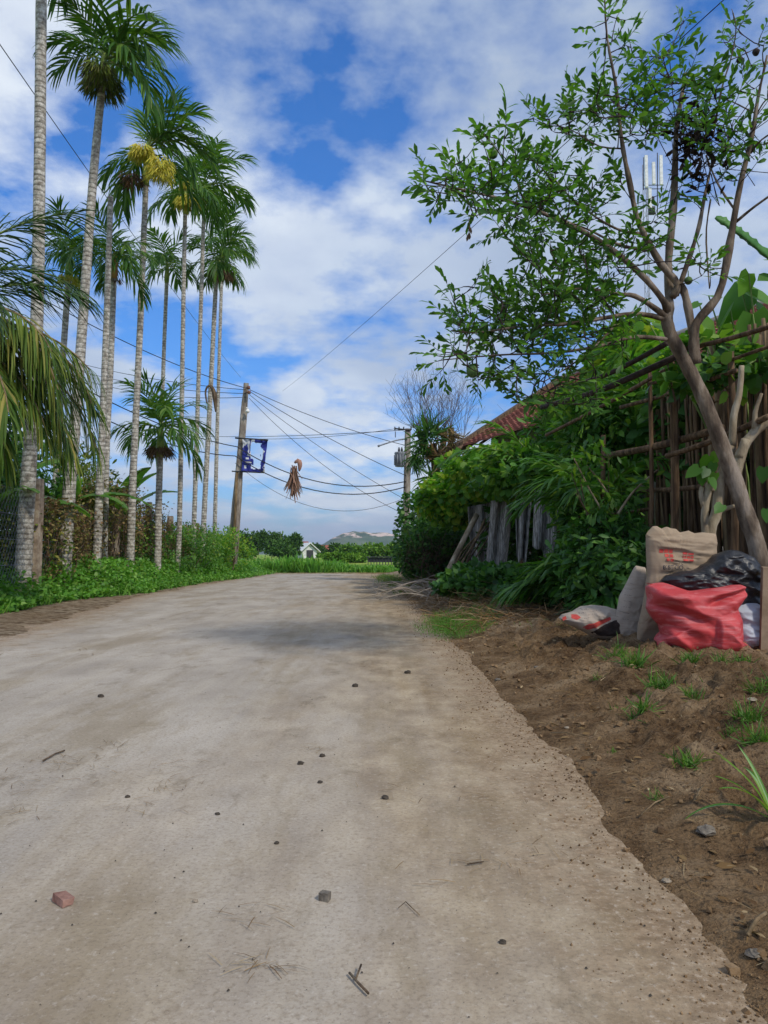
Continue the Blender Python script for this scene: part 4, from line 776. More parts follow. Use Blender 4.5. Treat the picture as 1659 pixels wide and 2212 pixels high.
bush('shrub', 'mid height shrub leaning out over the fence beside the wide reed mat', 'shrub', W(1260, 1060, 9.0), (.4, .7, .5), 3000, T_LEAF, .12, ML['mid'], 66, HG, .4, stems=5)
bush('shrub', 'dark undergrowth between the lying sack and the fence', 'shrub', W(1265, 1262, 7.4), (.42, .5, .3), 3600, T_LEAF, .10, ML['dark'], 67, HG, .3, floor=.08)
bush('climbing_vine', 'creeper draped along the fence rails behind the upright sack', 'vine', W(1300, 1050, 7.1), (.42, .35, .42), 1700, T_LEAF, .10, ML['mid'], 82, HG, .46, stems=5)
bush('climbing_vine', 'bright creeper on the stake tops under the tree fork', 'vine', W(1545, 790, 5.9), (.55, .3, .26), 1100, T_RND, .09, ML['mid'], 83, HG, .5, stems=5)
# young palms with feathery fronds in the hedge
def feather(loc, label, n, L, seed, mt='mid', up=0, azs=None, h=.6):
    r = np.random.default_rng(seed); root = thing('young_palm', label, 'palm', loc, 'young feathery palms in the right hedge'); g = G(); l0 = np.array(loc, float)
    g.tube([l0, l0 + [0, 0, h]], [.05, .03], 8); g.obj('stem', m_stem, root)
    for i in range(n):
        me = frond_mesh('frond', L * (.8 + .35 * r.random()), 45 + 35 * r.random() + up, 60 + 45 * r.random(), 22, .36, .035, [ML[mt], m_stem], seed * 20 + i, .15, .45, .2, sidecurve=.1 * r.normal())
        f = bpy.data.objects.new('frond', me); link(f, root); f.location = (0, 0, h - .05); f.rotation_euler = (0, 0, R(azs[i % len(azs)]) if azs else i * 2.4 + r.random())
p = W(1290, 1180, 8.0); feather((p[0], p[1], .1), 'young palm with long feathery fronds arching left in front of the reed mats', 10, 1.0, 71, 'mid', 8, [170, 195, 150, 215, 120, 240, 90, 300, 185, 20], 1.0)
p = W(1180, 1150, 10.6); feather((p[0], p[1], .1), 'feathery young palm behind the reed mats reaching up to the eave', 9, 1.5, 72, 'mid', 12, None, 1.5)
p = W(1265, 1230, 7.3); feather((p[0], p[1], .1), 'small low palm with one flat frond pointing left over the ground cover', 7, .75, 73, 'mid', -15, [180, 200, 160, 130, 230, 80, 280], .25)
p = W(1360, 1240, 6.6); feather((p[0], p[1], .1), 'dark fern like young palm just behind the lying sack', 9, .52, 74, 'dark', -5, None, .15)
p = W(1400, 1000, 8.2); feather((p[0], p[1], .1), 'tall feathery palm behind the stake fence under the tree fork', 8, 1.4, 75, 'mid', 12, None, 1.7)
# thin stems in front of the dark undergrowth
for i, (pts, d, lb) in enumerate((([(1350, 1260), (1320, 1150), (1275, 1060), (1240, 990)], 7.0, 'thin bare sapling stem bending left in front of the dark hedge'), ([(1362, 1250), (1345, 1150), (1310, 1060), (1250, 985)], 7.05, 'second thin sapling stem crossing the first'), ([(1335, 1110), (1370, 1060), (1420, 1015)], 6.7, 'thin twig slanting right over the stakes'))):
    g = G(); q = [W(x, y, d) for x, y in pts]
    if i < 2: q[0][2] = .1
    g.tube(curve(q, 10), np.linspace(.014, .006, 10), 5); k = 26; P = np.array([curve(q, 30)[int(j)] for j in rng.integers(12, 30, k)]) + rng.normal(size=(k, 3)) * .05
    sp_ = thing('sapling', lb, 'sapling', q[0]); g.obj('stem', m_barkp, sp_); g = G(); g.leaves(T_LEAF, P, rdir(k, -.1), rup(k), .09 + .08 * rng.random(k)); g.obj('foliage', ML['mid'], sp_)
# big heart leaved plant at the upper right and heart leaves by the trunk
T_HEART = ([(0, 0, 0), (-.12, .25, .02), (.1, .42, .03), (.5, .40, .02), (.8, .2, -.02), (1.05, 0, -.08), (.8, -.2, -.02), (.5, -.40, .02), (.1, -.42, .03), (-.12, -.25, .02), (.45, 0, -.03)], [(0, 10, 1), (1, 10, 2), (2, 10, 3), (3, 10, 4), (4, 10, 5), (5, 10, 6), (6, 10, 7), (7, 10, 8), (8, 10, 9), (9, 10, 0)])
hp = thing('elephant_ear', 'huge bright green heart shaped leaves above the fence at the right edge', 'plant', W(1640, 1150, 6.6) * [1, 1, 0])
st = G()
for i, (x, y, sz_) in enumerate([(1590, 655, .38), (1640, 640, .42), (1560, 700, .36), (1625, 720, .40), (1520, 705, .22), (1665, 690, .4), (1600, 750, .3), (1400, 690, .14), (1540, 640, .2), (1655, 600, .16), (1650, 840, .4), (1680, 560, .2), (1500, 660, .12), (1430, 705, .2), (1610, 610, .2)]):
    g = G(); p = W(x, y, 6.5 + rng.normal() * .25); d = nrm(np.array([rng.normal() * .8, -.4 + rng.normal() * .5, -.35])); g.leaves(T_HEART, [p - d * sz_ * .4], [d], [[rng.normal() * .4, -.9, 1.0]], [sz_]); g.obj('leaf', ML['bright' if i % 3 else 'mid'], hp)
    b0 = W(1640, 1150, 6.6); b0[2] = .1; st.tube(curve([b0 + rng.normal(size=3) * .05, (b0 + p) / 2 + [.1, 0, .2], p - d * sz_ * .4], 8), np.linspace(.016, .006, 8), 5)
st.obj('stalk', m_stem, hp)
hl = thing('heart_leaf_vine', 'small round leaved vine hanging on the pale pruned shrub left of the trunk', 'vine', W(1530, 1010, 5.6)); g = G()
P = np.array([W(x, y, 5.2) for x, y in ((1532, 985), (1548, 978), (1515, 1020), (1535, 1032), (1527, 1012), (1545, 1022), (1510, 1010), (1541, 1000), (1560, 1090), (1655, 1100), (1650, 1010))]); k = len(P)
g.leaves(T_HEART, P, nrm(rng.normal(size=(k, 3)) * .5 + [0, -.2, -.6]), nrm(rng.normal(size=(k, 3)) * .3 + [0, -1, .5]), .085 + .03 * rng.random(k)); g.obj('foliage', ML['mid'], hl)
g = G(); g.tube(curve([W(1532, 1090, 5.5), W(1528, 1030, 5.3), W(1536, 985, 5.3)], 8), .004, 4); g.obj('stem', m_stem, hl)
# serrated cactus stem at the upper right
g = G(); n = 26; C_ = curve([W(1700, 590, 6.3), W(1630, 530, 6.2), (W(1585, 495, 6.1)), W(1545, 470, 6.1)], n); T_ = nrm(np.gradient(C_, axis=0)); V = []
for i in range(n):
    w_ = (.032 if i % 3 else .046) * (1 if i < n - 2 else .5); u = nrm(np.cross(T_[i], [0, 1, 0])); v_ = np.cross(T_[i], u)
    for a in range(3):
        an = a * 2.094 + .5; V.append(C_[i] + (u * math.cos(an) + v_ * math.sin(an)) * w_); an += 1.047; V.append(C_[i] + (u * math.cos(an) + v_ * math.sin(an)) * w_ * .32)
g.add(V, [(i * 6 + j, i * 6 + (j + 1) % 6, i * 6 + 6 + (j + 1) % 6, i * 6 + 6 + j) for i in range(n - 1) for j in range(6)] + [tuple((n - 1) * 6 + j for j in range(6))]); tag(g.obj('cactus_stem', surf('cactus_green', [(0.04, 0.14, 0.03), (0.08, 0.22, 0.05)], 8, rough=.5), origin=C_[0]), 'green serrated climbing cactus stem pointing left at the upper right edge', 'cactus')
# ------------------------------------------------------------------ dead tree with orchids beside the transformer pole
dt = thing('dead_tree', 'dead pruned tree with orchid clumps and a fan of thin bare twigs', 'tree', W(945, 1235, 19) * [1, 1, 0])
g = G(); dd = 19
def pp(x, y, o=0): return W(x, y, dd + o)
b0 = pp(950, 1235); b0[2] = .1
for pts, r0, r1 in (([b0, pp(948, 1080), pp(940, 1000), pp(935, 960)], .12, .09), ([pp(940, 1000), pp(920, 970), pp(908, 940), pp(903, 925)], .09, .07), ([pp(942, 990), pp(958, 960), pp(960, 925)], .08, .06), ([pp(942, 1000), pp(968, 985), pp(975, 950), pp(974, 924)], .08, .07), ([pp(960, 985), pp(990, 955), pp(1030, 952)], .05, .02),
                    ([pp(958, 950), pp(945, 925), pp(925, 916), pp(922, 912)], .04, .025), ([pp(970, 1005), pp(985, 1000), pp(1000, 985), pp(1008, 960)], .04, .02), ([pp(975, 970), pp(990, 990), pp(1004, 1000)], .045, .03)):
    g.tube(curve(pts, 10), np.linspace(r0, r1, 10), 8, jit=.25)
g.obj('trunk', m_wood, dt)
g = G(); rr = np.random.default_rng(5)
for i in range(105):
    s = pp(*[(905, 925), (922, 914), (960, 925), (974, 924), (1000, 955), (895, 925), (945, 930)][i % 7], rr.normal() * .2); tx = s + np.array([rr.normal() * .42, rr.normal() * .4, .7 + .85 * rr.random()]) + (np.array([-.35, 0, -.2]) if i % 7 == 5 else 0)
    C2 = curve([s, (s + tx) / 2 + [rr.normal() * .06, 0, -.05], tx], 7); g.tube(C2, np.linspace(.006, .002, 7), 3, cap=False)
    for k in (3, 4, 5):
        g.tube([C2[k], C2[k] + np.array([rr.normal() * .16, rr.normal() * .1, .2 + .15 * rr.random()])], [.0035, .002], 3, cap=False)
g.obj('bare_twigs', m_wood, dt)
for i, (x, y, s_, lb, mt, dn) in enumerate(((925, 940, .62, 'strappy green orchid clump high on the dead tree', 'dark', .6), (905, 965, .45, 'drooping orchid clump on the left stub of the dead tree', 'mid', -.5), (950, 985, .5, 'brown tangled orchid clump in the fork of the dead tree', 'vine', -.1), (942, 1035, .62, 'large fresh green fern clump hanging low on the dead trunk', 'mid', -.3), (975, 945, .35, 'brown root clump on the right stub of the dead tree', 'vine', -.2), (900, 990, .4, 'thin hanging orchid roots beside the transformer', 'dark', -1.2))):
    n = 130; D = nrm(rr.normal(size=(n, 3)) * .8 + [0, 0, dn]); P = pp(x, y, -.2) + D * .05 + rr.normal(size=(n, 3)) * .09; g = G(); g.leaves(T_GR, P, D, rr.normal(size=(n, 3)) + [0, 0, .5], s_ * (.5 + .6 * rr.random(n)), 0, np.full(n, 1.5)); tag(g.obj('orchid_clump', ML[mt], origin=pp(x, y, -.2)), lb, 'orchid', 'epiphytes on the dead tree')
g = G()
for i in range(26):
    s = pp(985 + rr.normal() * 14, 985 + rr.normal() * 12, -.1); pts = [s]
    for k in range(4): pts.append(pts[-1] + rr.normal(size=3) * .13)
    g.tube(curve(pts, 9), .014, 4)
g.obj('bare_root', m_wood, dt)
# dry twig heap at the hedge foot beyond the sticks
g = G()
for i in range(160):
    s = W(930 + rr.normal() * 20, 1205 + rr.normal() * 12, 15.5 + rr.normal() * .3); s[2] = max(s[2], .15); g.tube([s, s + rr.normal(size=3) * .14 + [.0, 0, .05], s + rr.normal(size=3) * .22], .006, 3, cap=False)
tag(g.obj('brushwood', m_wood, origin=W(930, 1215, 15.5)), 'dark heap of dry brushwood beside the transformer pole foot', 'brushwood')

# ------------------------------------------------------------------ the big right tree
def Z6(x, y): return (864.1 + .4792 * x, .4792 * y)
tb = W(1648, 1240, 4.75); tb[2] = gh(tb[0], tb[1]) - .05
tr = thing('fruit_tree', 'leaning grey brown fruit tree with spreading leafy limbs beside the sacks', 'tree', tb)
nodes = []; nrad = []; g = G()
def limb(pts, r0, r1, d0=None, n=16, ds=None):
    q = []
    for i, p in enumerate(pts):
        if len(p) == 3 and not isinstance(p, np.ndarray): q.append(W(p[0], p[1], p[2]))
        else: q.append(p)
    C = curve(q, n); rad = np.linspace(r0, r1, n); g.tube(C, rad * (1 + .08 * rng.normal(size=n)), 10 if r0 > .02 else 6, jit=.08); 
    for c_, r_ in zip(C, rad): nodes.append(c_); nrad.append(r_)
def L6(lst, d0, d1): n = len(lst); return [(*Z6(x, y), d0 + (d1 - d0) * i / max(1, n - 1)) for i, (x, y) in enumerate(lst)]
trunkpts = [tb, W(1642, 1215, 4.76), W(1608, 1100, 4.78), W(1568, 987, 4.8), W(1525, 874, 4.85), W(1485, 791, 4.9), W(1450, 725, 4.9), W(1438, 685, 4.9)]
C = curve(trunkpts, 34); rt_ = np.interp(np.linspace(0, 1, 34), [0, .12, .5, .8, 1], [.070, .056, .046, .041, .036]); g.tube(C, rt_ * (1 + .05 * np.sin(np.arange(34) * 1.7)), 14, jit=.10)
limb(L6([(1205, 1450), (1215, 1330), (1210, 1180), (1235, 900), (1245, 600), (1275, 400), (1288, 330)], 4.9, 5.1), .034, .008, n=22)
limb(L6([(1225, 1340), (1250, 1280), (1170, 1180), (1075, 1000), (1035, 820), (1000, 640), (975, 400), (935, 180), (922, -20)], 4.9, 4.7), .026, .004, n=26)
limb(L6([(1205, 1400), (1190, 1360), (1100, 1250), (960, 1130), (820, 1040), (640, 960), (450, 895), (300, 860), (110, 815)], 4.9, 4.5), .026, .004, n=26)
limb(L6([(1200, 1430), (1150, 1390), (1060, 1335), (980, 1325), (820, 1300), (640, 1330)], 4.9, 4.6), .022, .004)
limb(L6([(1200, 1440), (1080, 1415), (940, 1430), (760, 1460), (560, 1470), (350, 1500), (230, 1490)], 4.9, 4.4), .019, .003, n=20)
limb(L6([(1330, 1640), (1325, 1540), (1340, 1450), (1440, 1320), (1490, 1080), (1530, 850), (1590, 600), (1612, 450), (1655, 250)], 4.9, 4.8), .036, .006, n=26)
limb(L6([(1318, 1500), (1290, 1350), (1262, 1285), (1240, 1330)], 4.9, 4.9), .026, .022)
limb(L6([(1262, 1285), (1340, 1050), (1370, 900), (1400, 760)], 4.95, 5.2), .018, .007)
limb(L6([(1505, 940), (1450, 860), (1410, 780), (1380, 700)], 4.85, 5.0), .009, .005, n=9)
limb(L6([(1515, 1000), (1600, 930), (1700, 860)], 4.85, 4.7), .010, .005, n=9)
limb(L6([(1580, 690), (1630, 630), (1710, 580)], 4.85, 4.7), .008, .004, n=9)
limb(L6([(1608, 515), (1560, 490), (1500, 460), (1440, 440)], 4.85, 5.0), .006, .003, n=9)
limb(L6([(1608, 515), (1650, 450), (1720, 420)], 4.85, 4.7), .006, .003, n=9)
limb(L6([(1100, 1055), (1000, 1040), (900, 990), (780, 900), (700, 810)], 4.85, 4.6), .010, .003, n=14)
limb(L6([(1110, 1130), (980, 1100), (860, 1040), (760, 1000)], 4.88, 4.7), .010, .004, n=12)
limb(L6([(500, 775), (440, 680), (380, 610), (340, 560)], 4.55, 4.5), .006, .002, n=10)
limb(L6([(1010, 670), (900, 660), (800, 600), (700, 560)], 4.8, 4.7), .006, .002, n=10)
limb(L6([(1210, 1530), (1050, 1520), (900, 1560), (700, 1590), (450, 1600), (220, 1620)], 4.9, 4.4), .016, .003, n=18)
limb(L6([(1020, 480), (1100, 400), (1180, 280), (1240, 180), (1275, 95)], 4.85, 4.8), .007, .002, n=14)
limb(L6([(1410, 620), (1450, 400), (1490, 270), (1515, 130), (1495, 40)], 5.0, 4.9), .008, .002, n=14)
limb(L6([(1490, 270), (1560, 240), (1620, 210)], 4.95, 4.9), .004, .002, n=8)
limb(L6([(620, 960), (560, 900), (520, 800), (500, 740)], 4.6, 4.5), .006, .003, n=8)
limb(L6([(1400, 900), (1380, 1060), (1395, 1300)], 5.2, 5.1), .006, .005, n=8)
limb(L6([(1000, 1430), (900, 1540), (780, 1640), (650, 1720)], 4.8, 4.6), .009, .003, n=10)
g.obj('trunk', m_bark, tr)
CL = [(100, 810, 50, 40), (200, 800, 110, 70), (280, 870, 150, 80), (400, 900, 120, 100), (360, 640, 45, 60), (460, 590, 40, 55), (470, 660, 60, 40), (560, 680, 50, 40), (400, 790, 110, 60), (550, 760, 90, 60), (620, 820, 110, 110), (700, 930, 140, 80), (560, 950, 120, 70), (780, 850, 60, 70), (880, 860, 80, 80), (990, 800, 40, 50), (890, 950, 70, 50),
      (450, 1060, 50, 30), (560, 1040, 80, 60), (620, 1120, 100, 70), (720, 1150, 120, 60), (850, 1130, 120, 80), (780, 1000, 80, 50), (900, 1200, 140, 90), (1000, 1060, 70, 60), (1060, 1130, 70, 70), (1150, 1050, 60, 80), (1320, 1180, 80, 80), (610, 1210, 40, 40), (760, 1250, 120, 60),
      (240, 1320, 50, 40), (380, 1290, 50, 35), (290, 1420, 80, 60), (450, 1370, 100, 70), (560, 1330, 120, 80), (700, 1350, 150, 80), (850, 1300, 170, 80), (230, 1480, 50, 50), (400, 1450, 150, 60), (600, 1450, 170, 80), (780, 1420, 200, 90), (950, 1400, 120, 80), (200, 1600, 70, 50), (330, 1560, 150, 70), (500, 1560, 170, 90), (700, 1560, 200, 100), (880, 1550, 180, 80), (220, 1670, 60, 30), (350, 1680, 120, 40), (550, 1680, 150, 50), (750, 1690, 150, 60), (620, 1760, 150, 60), (800, 1780, 150, 60), (560, 1820, 60, 40),
      (920, 50, 50, 30), (900, 150, 40, 60), (980, 170, 60, 60), (1000, 80, 40, 30), (1020, 230, 50, 50), (960, 330, 50, 40), (840, 440, 90, 60), (900, 470, 100, 60), (650, 520, 60, 50), (740, 560, 90, 60), (830, 560, 120, 70), (860, 640, 50, 40), (1000, 420, 60, 60), (1040, 500, 90, 80), (1100, 400, 80, 80), (1160, 300, 80, 70), (1180, 220, 70, 50), (1230, 180, 40, 50), (1262, 110, 30, 40), (1170, 370, 100, 60), (1100, 600, 120, 60), (1200, 560, 80, 50), (1270, 420, 80, 80), (1350, 350, 80, 60), (1400, 420, 90, 70), (1450, 450, 80, 80), (1540, 370, 70, 60), (1600, 320, 40, 40), (1500, 100, 40, 40), (1540, 80, 30, 40), (1500, 170, 50, 40), (1540, 210, 40, 40), (1640, 180, 30, 30),
      (1490, 560, 60, 60), (1560, 620, 80, 60), (1500, 680, 70, 70), (1450, 740, 60, 60), (1480, 800, 70, 60), (1330, 860, 70, 60), (1350, 600, 80, 50), (1290, 560, 80, 60), (1640, 700, 50, 70), (1420, 1240, 30, 30), (1650, 400, 40, 60), (1650, 560, 40, 50)]
tg = []
for (x, y, rx, ry) in CL:
    k = max(2, int(rx * ry * 3.14 / 1650))
    if x > 1250 or y < 500: k = max(2, int(k * .75))
    if y > 1000 and x < 1100: k = max(2, int(k * .92))
    for _ in range(k):
        a = rng.random() * 6.283; q = math.sqrt(rng.random()); dbase = np.interp(x, [0, 600, 1250, 1700], [4.5, 4.6, 4.95, 4.85]) + rng.normal() * .26
        tg.append(W(*Z6(x + rx * q * math.cos(a), y + ry * q * math.sin(a)), dbase))
tg = np.array(tg); NP = np.array(nodes); dm = np.array([np.min(np.sum((NP - t) ** 2, 1)) for t in tg]); order = np.argsort(dm)
NP = list(NP); gt = G(); LP, LD, LU = [], [], []
for oi in order:
    t = tg[oi]; A_ = np.array(NP); dv = A_ - t; d2 = np.sum(dv ** 2, 1) + (dv[:, 2] > 0) * .01; j = int(np.argmin(d2)); s = A_[j]; dist = math.sqrt(np.sum((s - t) ** 2))
    mid = (s + t) / 2 + rng.normal(size=3) * .05 * dist + np.array([0, 0, -.06 * dist]); n = max(4, int(dist / .06)); C = curve([s, mid, t], n)
    gt.tube(C, np.linspace(.0045, .002, n), 4, cap=False)
    for c_ in C[2:]: NP.append(c_)
    dr = nrm(C[-1] - C[-2]) ; Lt = .09 + .08 * rng.random(); out = nrm(dr + np.array([0, 0, .15]) + rng.normal(size=3) * .3); tip = t + out * Lt; gt.tube([t, tip], [.002, .0012], 3, cap=False)
    m_ = 8; side = nrm(np.cross(out, [0, 0, 1]) + rng.normal(size=3) * .2)
    for k in range(m_):
        f = k / (m_ - 1); sg = 1 if k % 2 else -1; p = t + out * Lt * f; d = nrm(out * (.55 + .5 * f) + side * sg * (.9 - .5 * f) + np.array([0, 0, -.12]) + rng.normal(size=3) * .22); LP.append(p); LD.append(d); LU.append(np.array([0, 0, 1.]) + rng.normal(size=3) * .6)
    for c_ in C[2::2]:
        if rng.random() < .25: LP.append(c_); LD.append(nrm(rng.normal(size=3) + [0, 0, -.2])); LU.append(np.array([0, 0, 1.]) + rng.normal(size=3) * .5)
gt.obj('twigs', m_barkd, tr)
g = G(); k = len(LP); g.leaves(T_LEAF, LP, LD, LU, .042 + .042 * rng.random(k)); g.obj('foliage', ML['annona'], tr)
m_fr = surf('green_fruit', [(0.05, 0.10, 0.03), (0.10, 0.17, 0.05)], 30, bs=60, bst=.6)
for (x, y, s_) in ((*Z6(420, 695), .028), (1020, 802, .036), (*Z6(1300, 1265), .026), (*Z6(328, 1678), .034)):
    g = G(); p = W(x, y, 4.5 if x < 1300 else 4.85); q = [p + [0, 0, s_ * math.cos(a)] for a in np.linspace(0, math.pi, 8)]; g.tube(q, [s_ * max(.08, math.sin(a)) for a in np.linspace(0, math.pi, 8)], 10); g.tube([p + [0, 0, s_], p + [0, 0, s_ * 2.5]], .003, 4); g.obj('fruit', m_fr, tr)
for (x, y, s_) in ((*Z6(1605, 235), .024), (*Z6(1532, 270), .022)):
    g = G(); p = W(x, y, 4.9); q = [p + [0, 0, s_ * math.cos(a)] for a in np.linspace(0, math.pi, 7)]; g.tube(q, [s_ * max(.08, math.sin(a)) for a in np.linspace(0, math.pi, 7)], 8, jit=.3); g.obj('withered_fruit', m_barkd, tr)
# dark clump of dead leaves caught in the crown, and the hanging dead leaves
g = G(); n = 190; c0 = W(*Z6(1335, 630), 4.95); P = c0 + rng.normal(size=(n, 3)) * [.075, .06, .13]; g.leaves(T_LEAF, P, rdir(n, -.7), rup(n, 2), .05 + .05 * rng.random(n))
for k in range(40):
    s = c0 + rng.normal(size=3) * [.1, .08, .14]; g.tube([s, s + rng.normal(size=3) * .12, s + rng.normal(size=3) * .2], .003, 3)
tag(g.obj('dead_leaf_clump', leafmat('black_dead_leaf', [(0.015, 0.012, 0.012), (0.04, 0.028, 0.022), (0.08, 0.05, 0.035)], .05, .8, .1), origin=c0), 'blackish tangle of dead leaves caught high in the fruit tree', 'dead leaves')
g = G(); p = W(1013, 470, 4.5); g.tube([p, W(1013, 500, 4.5)], .0025, 4); g.leaves(T_LEAF, [W(1013, 500, 4.5), W(1012, 504, 4.5), W(1014, 488, 4.5)], [[.1, 0, -1], [-.2, 0, -1], [.25, 0, -1]], [[0, -1, 0]] * 3, .05)
tag(g.obj('dry_leaf_string', ML['dead'], origin=p), 'string of dry leaves dangling from the leftmost limb tip', 'dead leaves')
# pruned pale shrub beside the trunk
ps = thing('pruned_shrub', 'pale knobbly pruned shrub standing behind the sacks beside the leaning trunk', 'shrub', W(1530, 1180, 5.3) * [1, 1, 0]); g = G()
def limb2(pts, d, r0, r1, n=12): g.tube(curve([W(x, y, d) for x, y in pts], n), np.linspace(r0, r1, n), 9, jit=.14)
q = [(1530, 1240), (1532, 1150), (1548, 1110), (1553, 1060), (1562, 1010), (1582, 965)]; limb2(q, 5.3, .044, .030); limb2([(1582, 965), (1585, 900), (1597, 850), (1602, 790)], 5.3, .028, .018)
limb2([(1525, 1170), (1522, 1110), (1530, 1060), (1534, 1045)], 5.25, .026, .026); limb2([(1534, 1060), (1540, 1048)], 5.25, .028, .03, 4); limb2([(1545, 1110), (1570, 1098), (1592, 1092)], 5.3, .02, .012, 8)
limb2([(1520, 1095), (1514, 1068), (1517, 1052)], 5.25, .017, .015, 6); limb2([(1596, 990), (1612, 955), (1640, 925), (1680, 900)], 5.2, .034, .03); limb2([(1590, 1030), (1598, 990), (1612, 950)], 5.2, .034, .034, 6); limb2([(1630, 930), (1632, 890), (1645, 850)], 5.2, .022, .01, 7); limb2([(1596, 1090), (1600, 1060), (1590, 1030)], 5.22, .035, .035, 6)
g.obj('trunk', m_barkp, ps)

# ------------------------------------------------------------------ sacks
def pillow(name, outline, depth, T, mat, seed, wr=.02, fold=3.0, yaw=0, nring=26, nang=120, ridge=None, parent=None, pw=.45, dirx=1.0, dirz=1.0, smooth=2):
    O = np.array([W(x, y, depth) for x, y in outline]); c = O.mean(0); m_ = len(O)
    seg = np.linspace(0, m_, nang, endpoint=False); i0 = seg.astype(int) % m_; f = (seg - seg.astype(int))[:, None]; f = f * f * (3 - 2 * f) * .5 + f * .5
    B = O[i0] * (1 - f) + O[(i0 + 1) % m_] * f
    # smooth the outline a touch
    for _ in range(smooth): B = .5 * B + .25 * (np.roll(B, 1, 0) + np.roll(B, -1, 0))
    V = []; Fc = []
    for sgn in (-1, 1):
        for k in range(nring + 1):
            r_ = (k / nring) ** .9
            q = c + (B - c) * r_; lx = (q[:, 0] - c[0]) ; lz = q[:, 2] - c[2]
            th = T * np.maximum(0, 1 - r_ ** 3) ** pw
            wx = lx * dirx * 9; wz = lz * dirz * 9; w1 = fbm(wx + seed, wz + (lx * 2), 4, seed); rdg = 1 - np.abs(2 * w1 - 1)
            disp = (rdg ** fold - .4) * wr * (1 - .6 * r_ ** 4)
            if ridge is not None and sgn < 0: disp = disp + ridge(lx, lz)
            yv = c[1] + sgn * (th + disp); V.append(np.stack([q[:, 0], yv, q[:, 2] + (fbm(wx * 1.5, wz * 1.5, 2, seed + 4) - .5) * wr * .6], 1))
    off = (nring + 1) * nang
    for s_ in range(2):
        for k in range(nring):
            for j in range(nang):
                a = s_ * off + k * nang + j; b_ = s_ * off + k * nang + (j + 1) % nang; q = (a, b_, b_ + nang, a + nang); Fc.append(q if s_ == 0 else q[::-1])
    V = np.concatenate(V)
    # weld rims
    V[off + nring * nang: off + (nring + 1) * nang] = V[nring * nang:(nring + 1) * nang]
    g = G(); g.add(V, Fc); og = c.copy(); og[2] = V[:, 2].min(); o = g.obj(name, mat, parent, origin=og)
    bv = BVHTree.FromPolygons([tuple(v) for v in V], [f for f in Fc]); return o, bv
def weave(name, base, dirt, rough=.65, sc=160, bst=.25, stain=.5, spec=.3):
    m, nt, b = newmat(name); v = coords(nt, 'Object'); c = ramp(nt, noise(nt, v, 3, 6, .6), [(0.3, tuple(x * .72 for x in base)), (0.6, base)])
    c = mixc(nt, ramp(nt, noise(nt, coords(nt, 'Object', (.5, 1, 5)), 9, 6, .7), [(0.5, 0.0), (0.72, stain)]), c, dirt)
    nt.links.new(c, b.inputs['Base Color']); b.inputs['Roughness'].default_value = rough; b.inputs['Specular IOR Level'].default_value = spec
    wa = N(nt, 'ShaderNodeTexWave', i_Scale=sc / 2., bands_direction='X'); wb = N(nt, 'ShaderNodeTexWave', i_Scale=sc / 2., bands_direction='Z'); nt.links.new(v, wa.inputs['Vector']); nt.links.new(v, wb.inputs['Vector'])
    bump(nt, b, math_(nt, 'ADD', math_(nt, 'ADD', wa.outputs[1], wb.outputs[1]), math_(nt, 'MULTIPLY', noise(nt, v, 12, 5), 3.)), bst, .004); return m
m_sack = weave('brown_paper_sack', (0.36, 0.27, 0.185), (0.20, 0.135, 0.08), .85)
m_sackl = weave('pale_woven_sack', (0.46, 0.38, 0.31), (0.20, 0.14, 0.10), .85)
m_red = weave('red_woven_bag', (0.56, 0.055, 0.06), (0.68, 0.27, 0.27), .5, stain=.7, spec=.4)
m_black = surf('black_bin_bag', [(0.008, 0.008, 0.010), (0.018, 0.018, 0.022)], 6, rough=.42, bs=18, bst=.6, bd=.02, spec=.6)
m_wbag = weave('white_woven_bag', (0.50, 0.53, 0.60), (0.3, 0.3, 0.33), .45, stain=.3)
m_ink = surf('dark_print', [(0.03, 0.03, 0.045), (0.05, 0.05, 0.07)], 30, bst=0); m_redink = surf('red_print', [(0.42, 0.05, 0.045), (0.55, 0.09, 0.07)], 30, bst=0)
m_card = surf('brown_board', [(0.20, 0.14, 0.09), (0.30, 0.22, 0.15)], 5, 6, .9)
def conform(V, bv, off=.003):
    out = []
    for x, y, z in V:
        h = bv.ray_cast(Vector((x, y - 2, z)), Vector((0, 1, 0))); out.append((x, (h[0].y if h[0] else y) - off, z))
    return out
def decal_rect(parent, bv, pts, d, mat, name, n=8):
    (x0, y0), (x1, y1), (x2, y2), (x3, y3) = pts; V = []
    for j in range(n + 1):
        for i in range(n + 1):
            u, v_ = i / n, j / n; V.append(W((x0 * (1 - u) + x1 * u) * (1 - v_) + (x3 * (1 - u) + x2 * u) * v_, (y0 * (1 - u) + y1 * u) * (1 - v_) + (y3 * (1 - u) + y2 * u) * v_, d))
    g = G(); g.add(conform(V, bv), [(j * (n + 1) + i, (j + 1) * (n + 1) + i, (j + 1) * (n + 1) + i + 1, j * (n + 1) + i + 1) for j in range(n) for i in range(n)]); return g
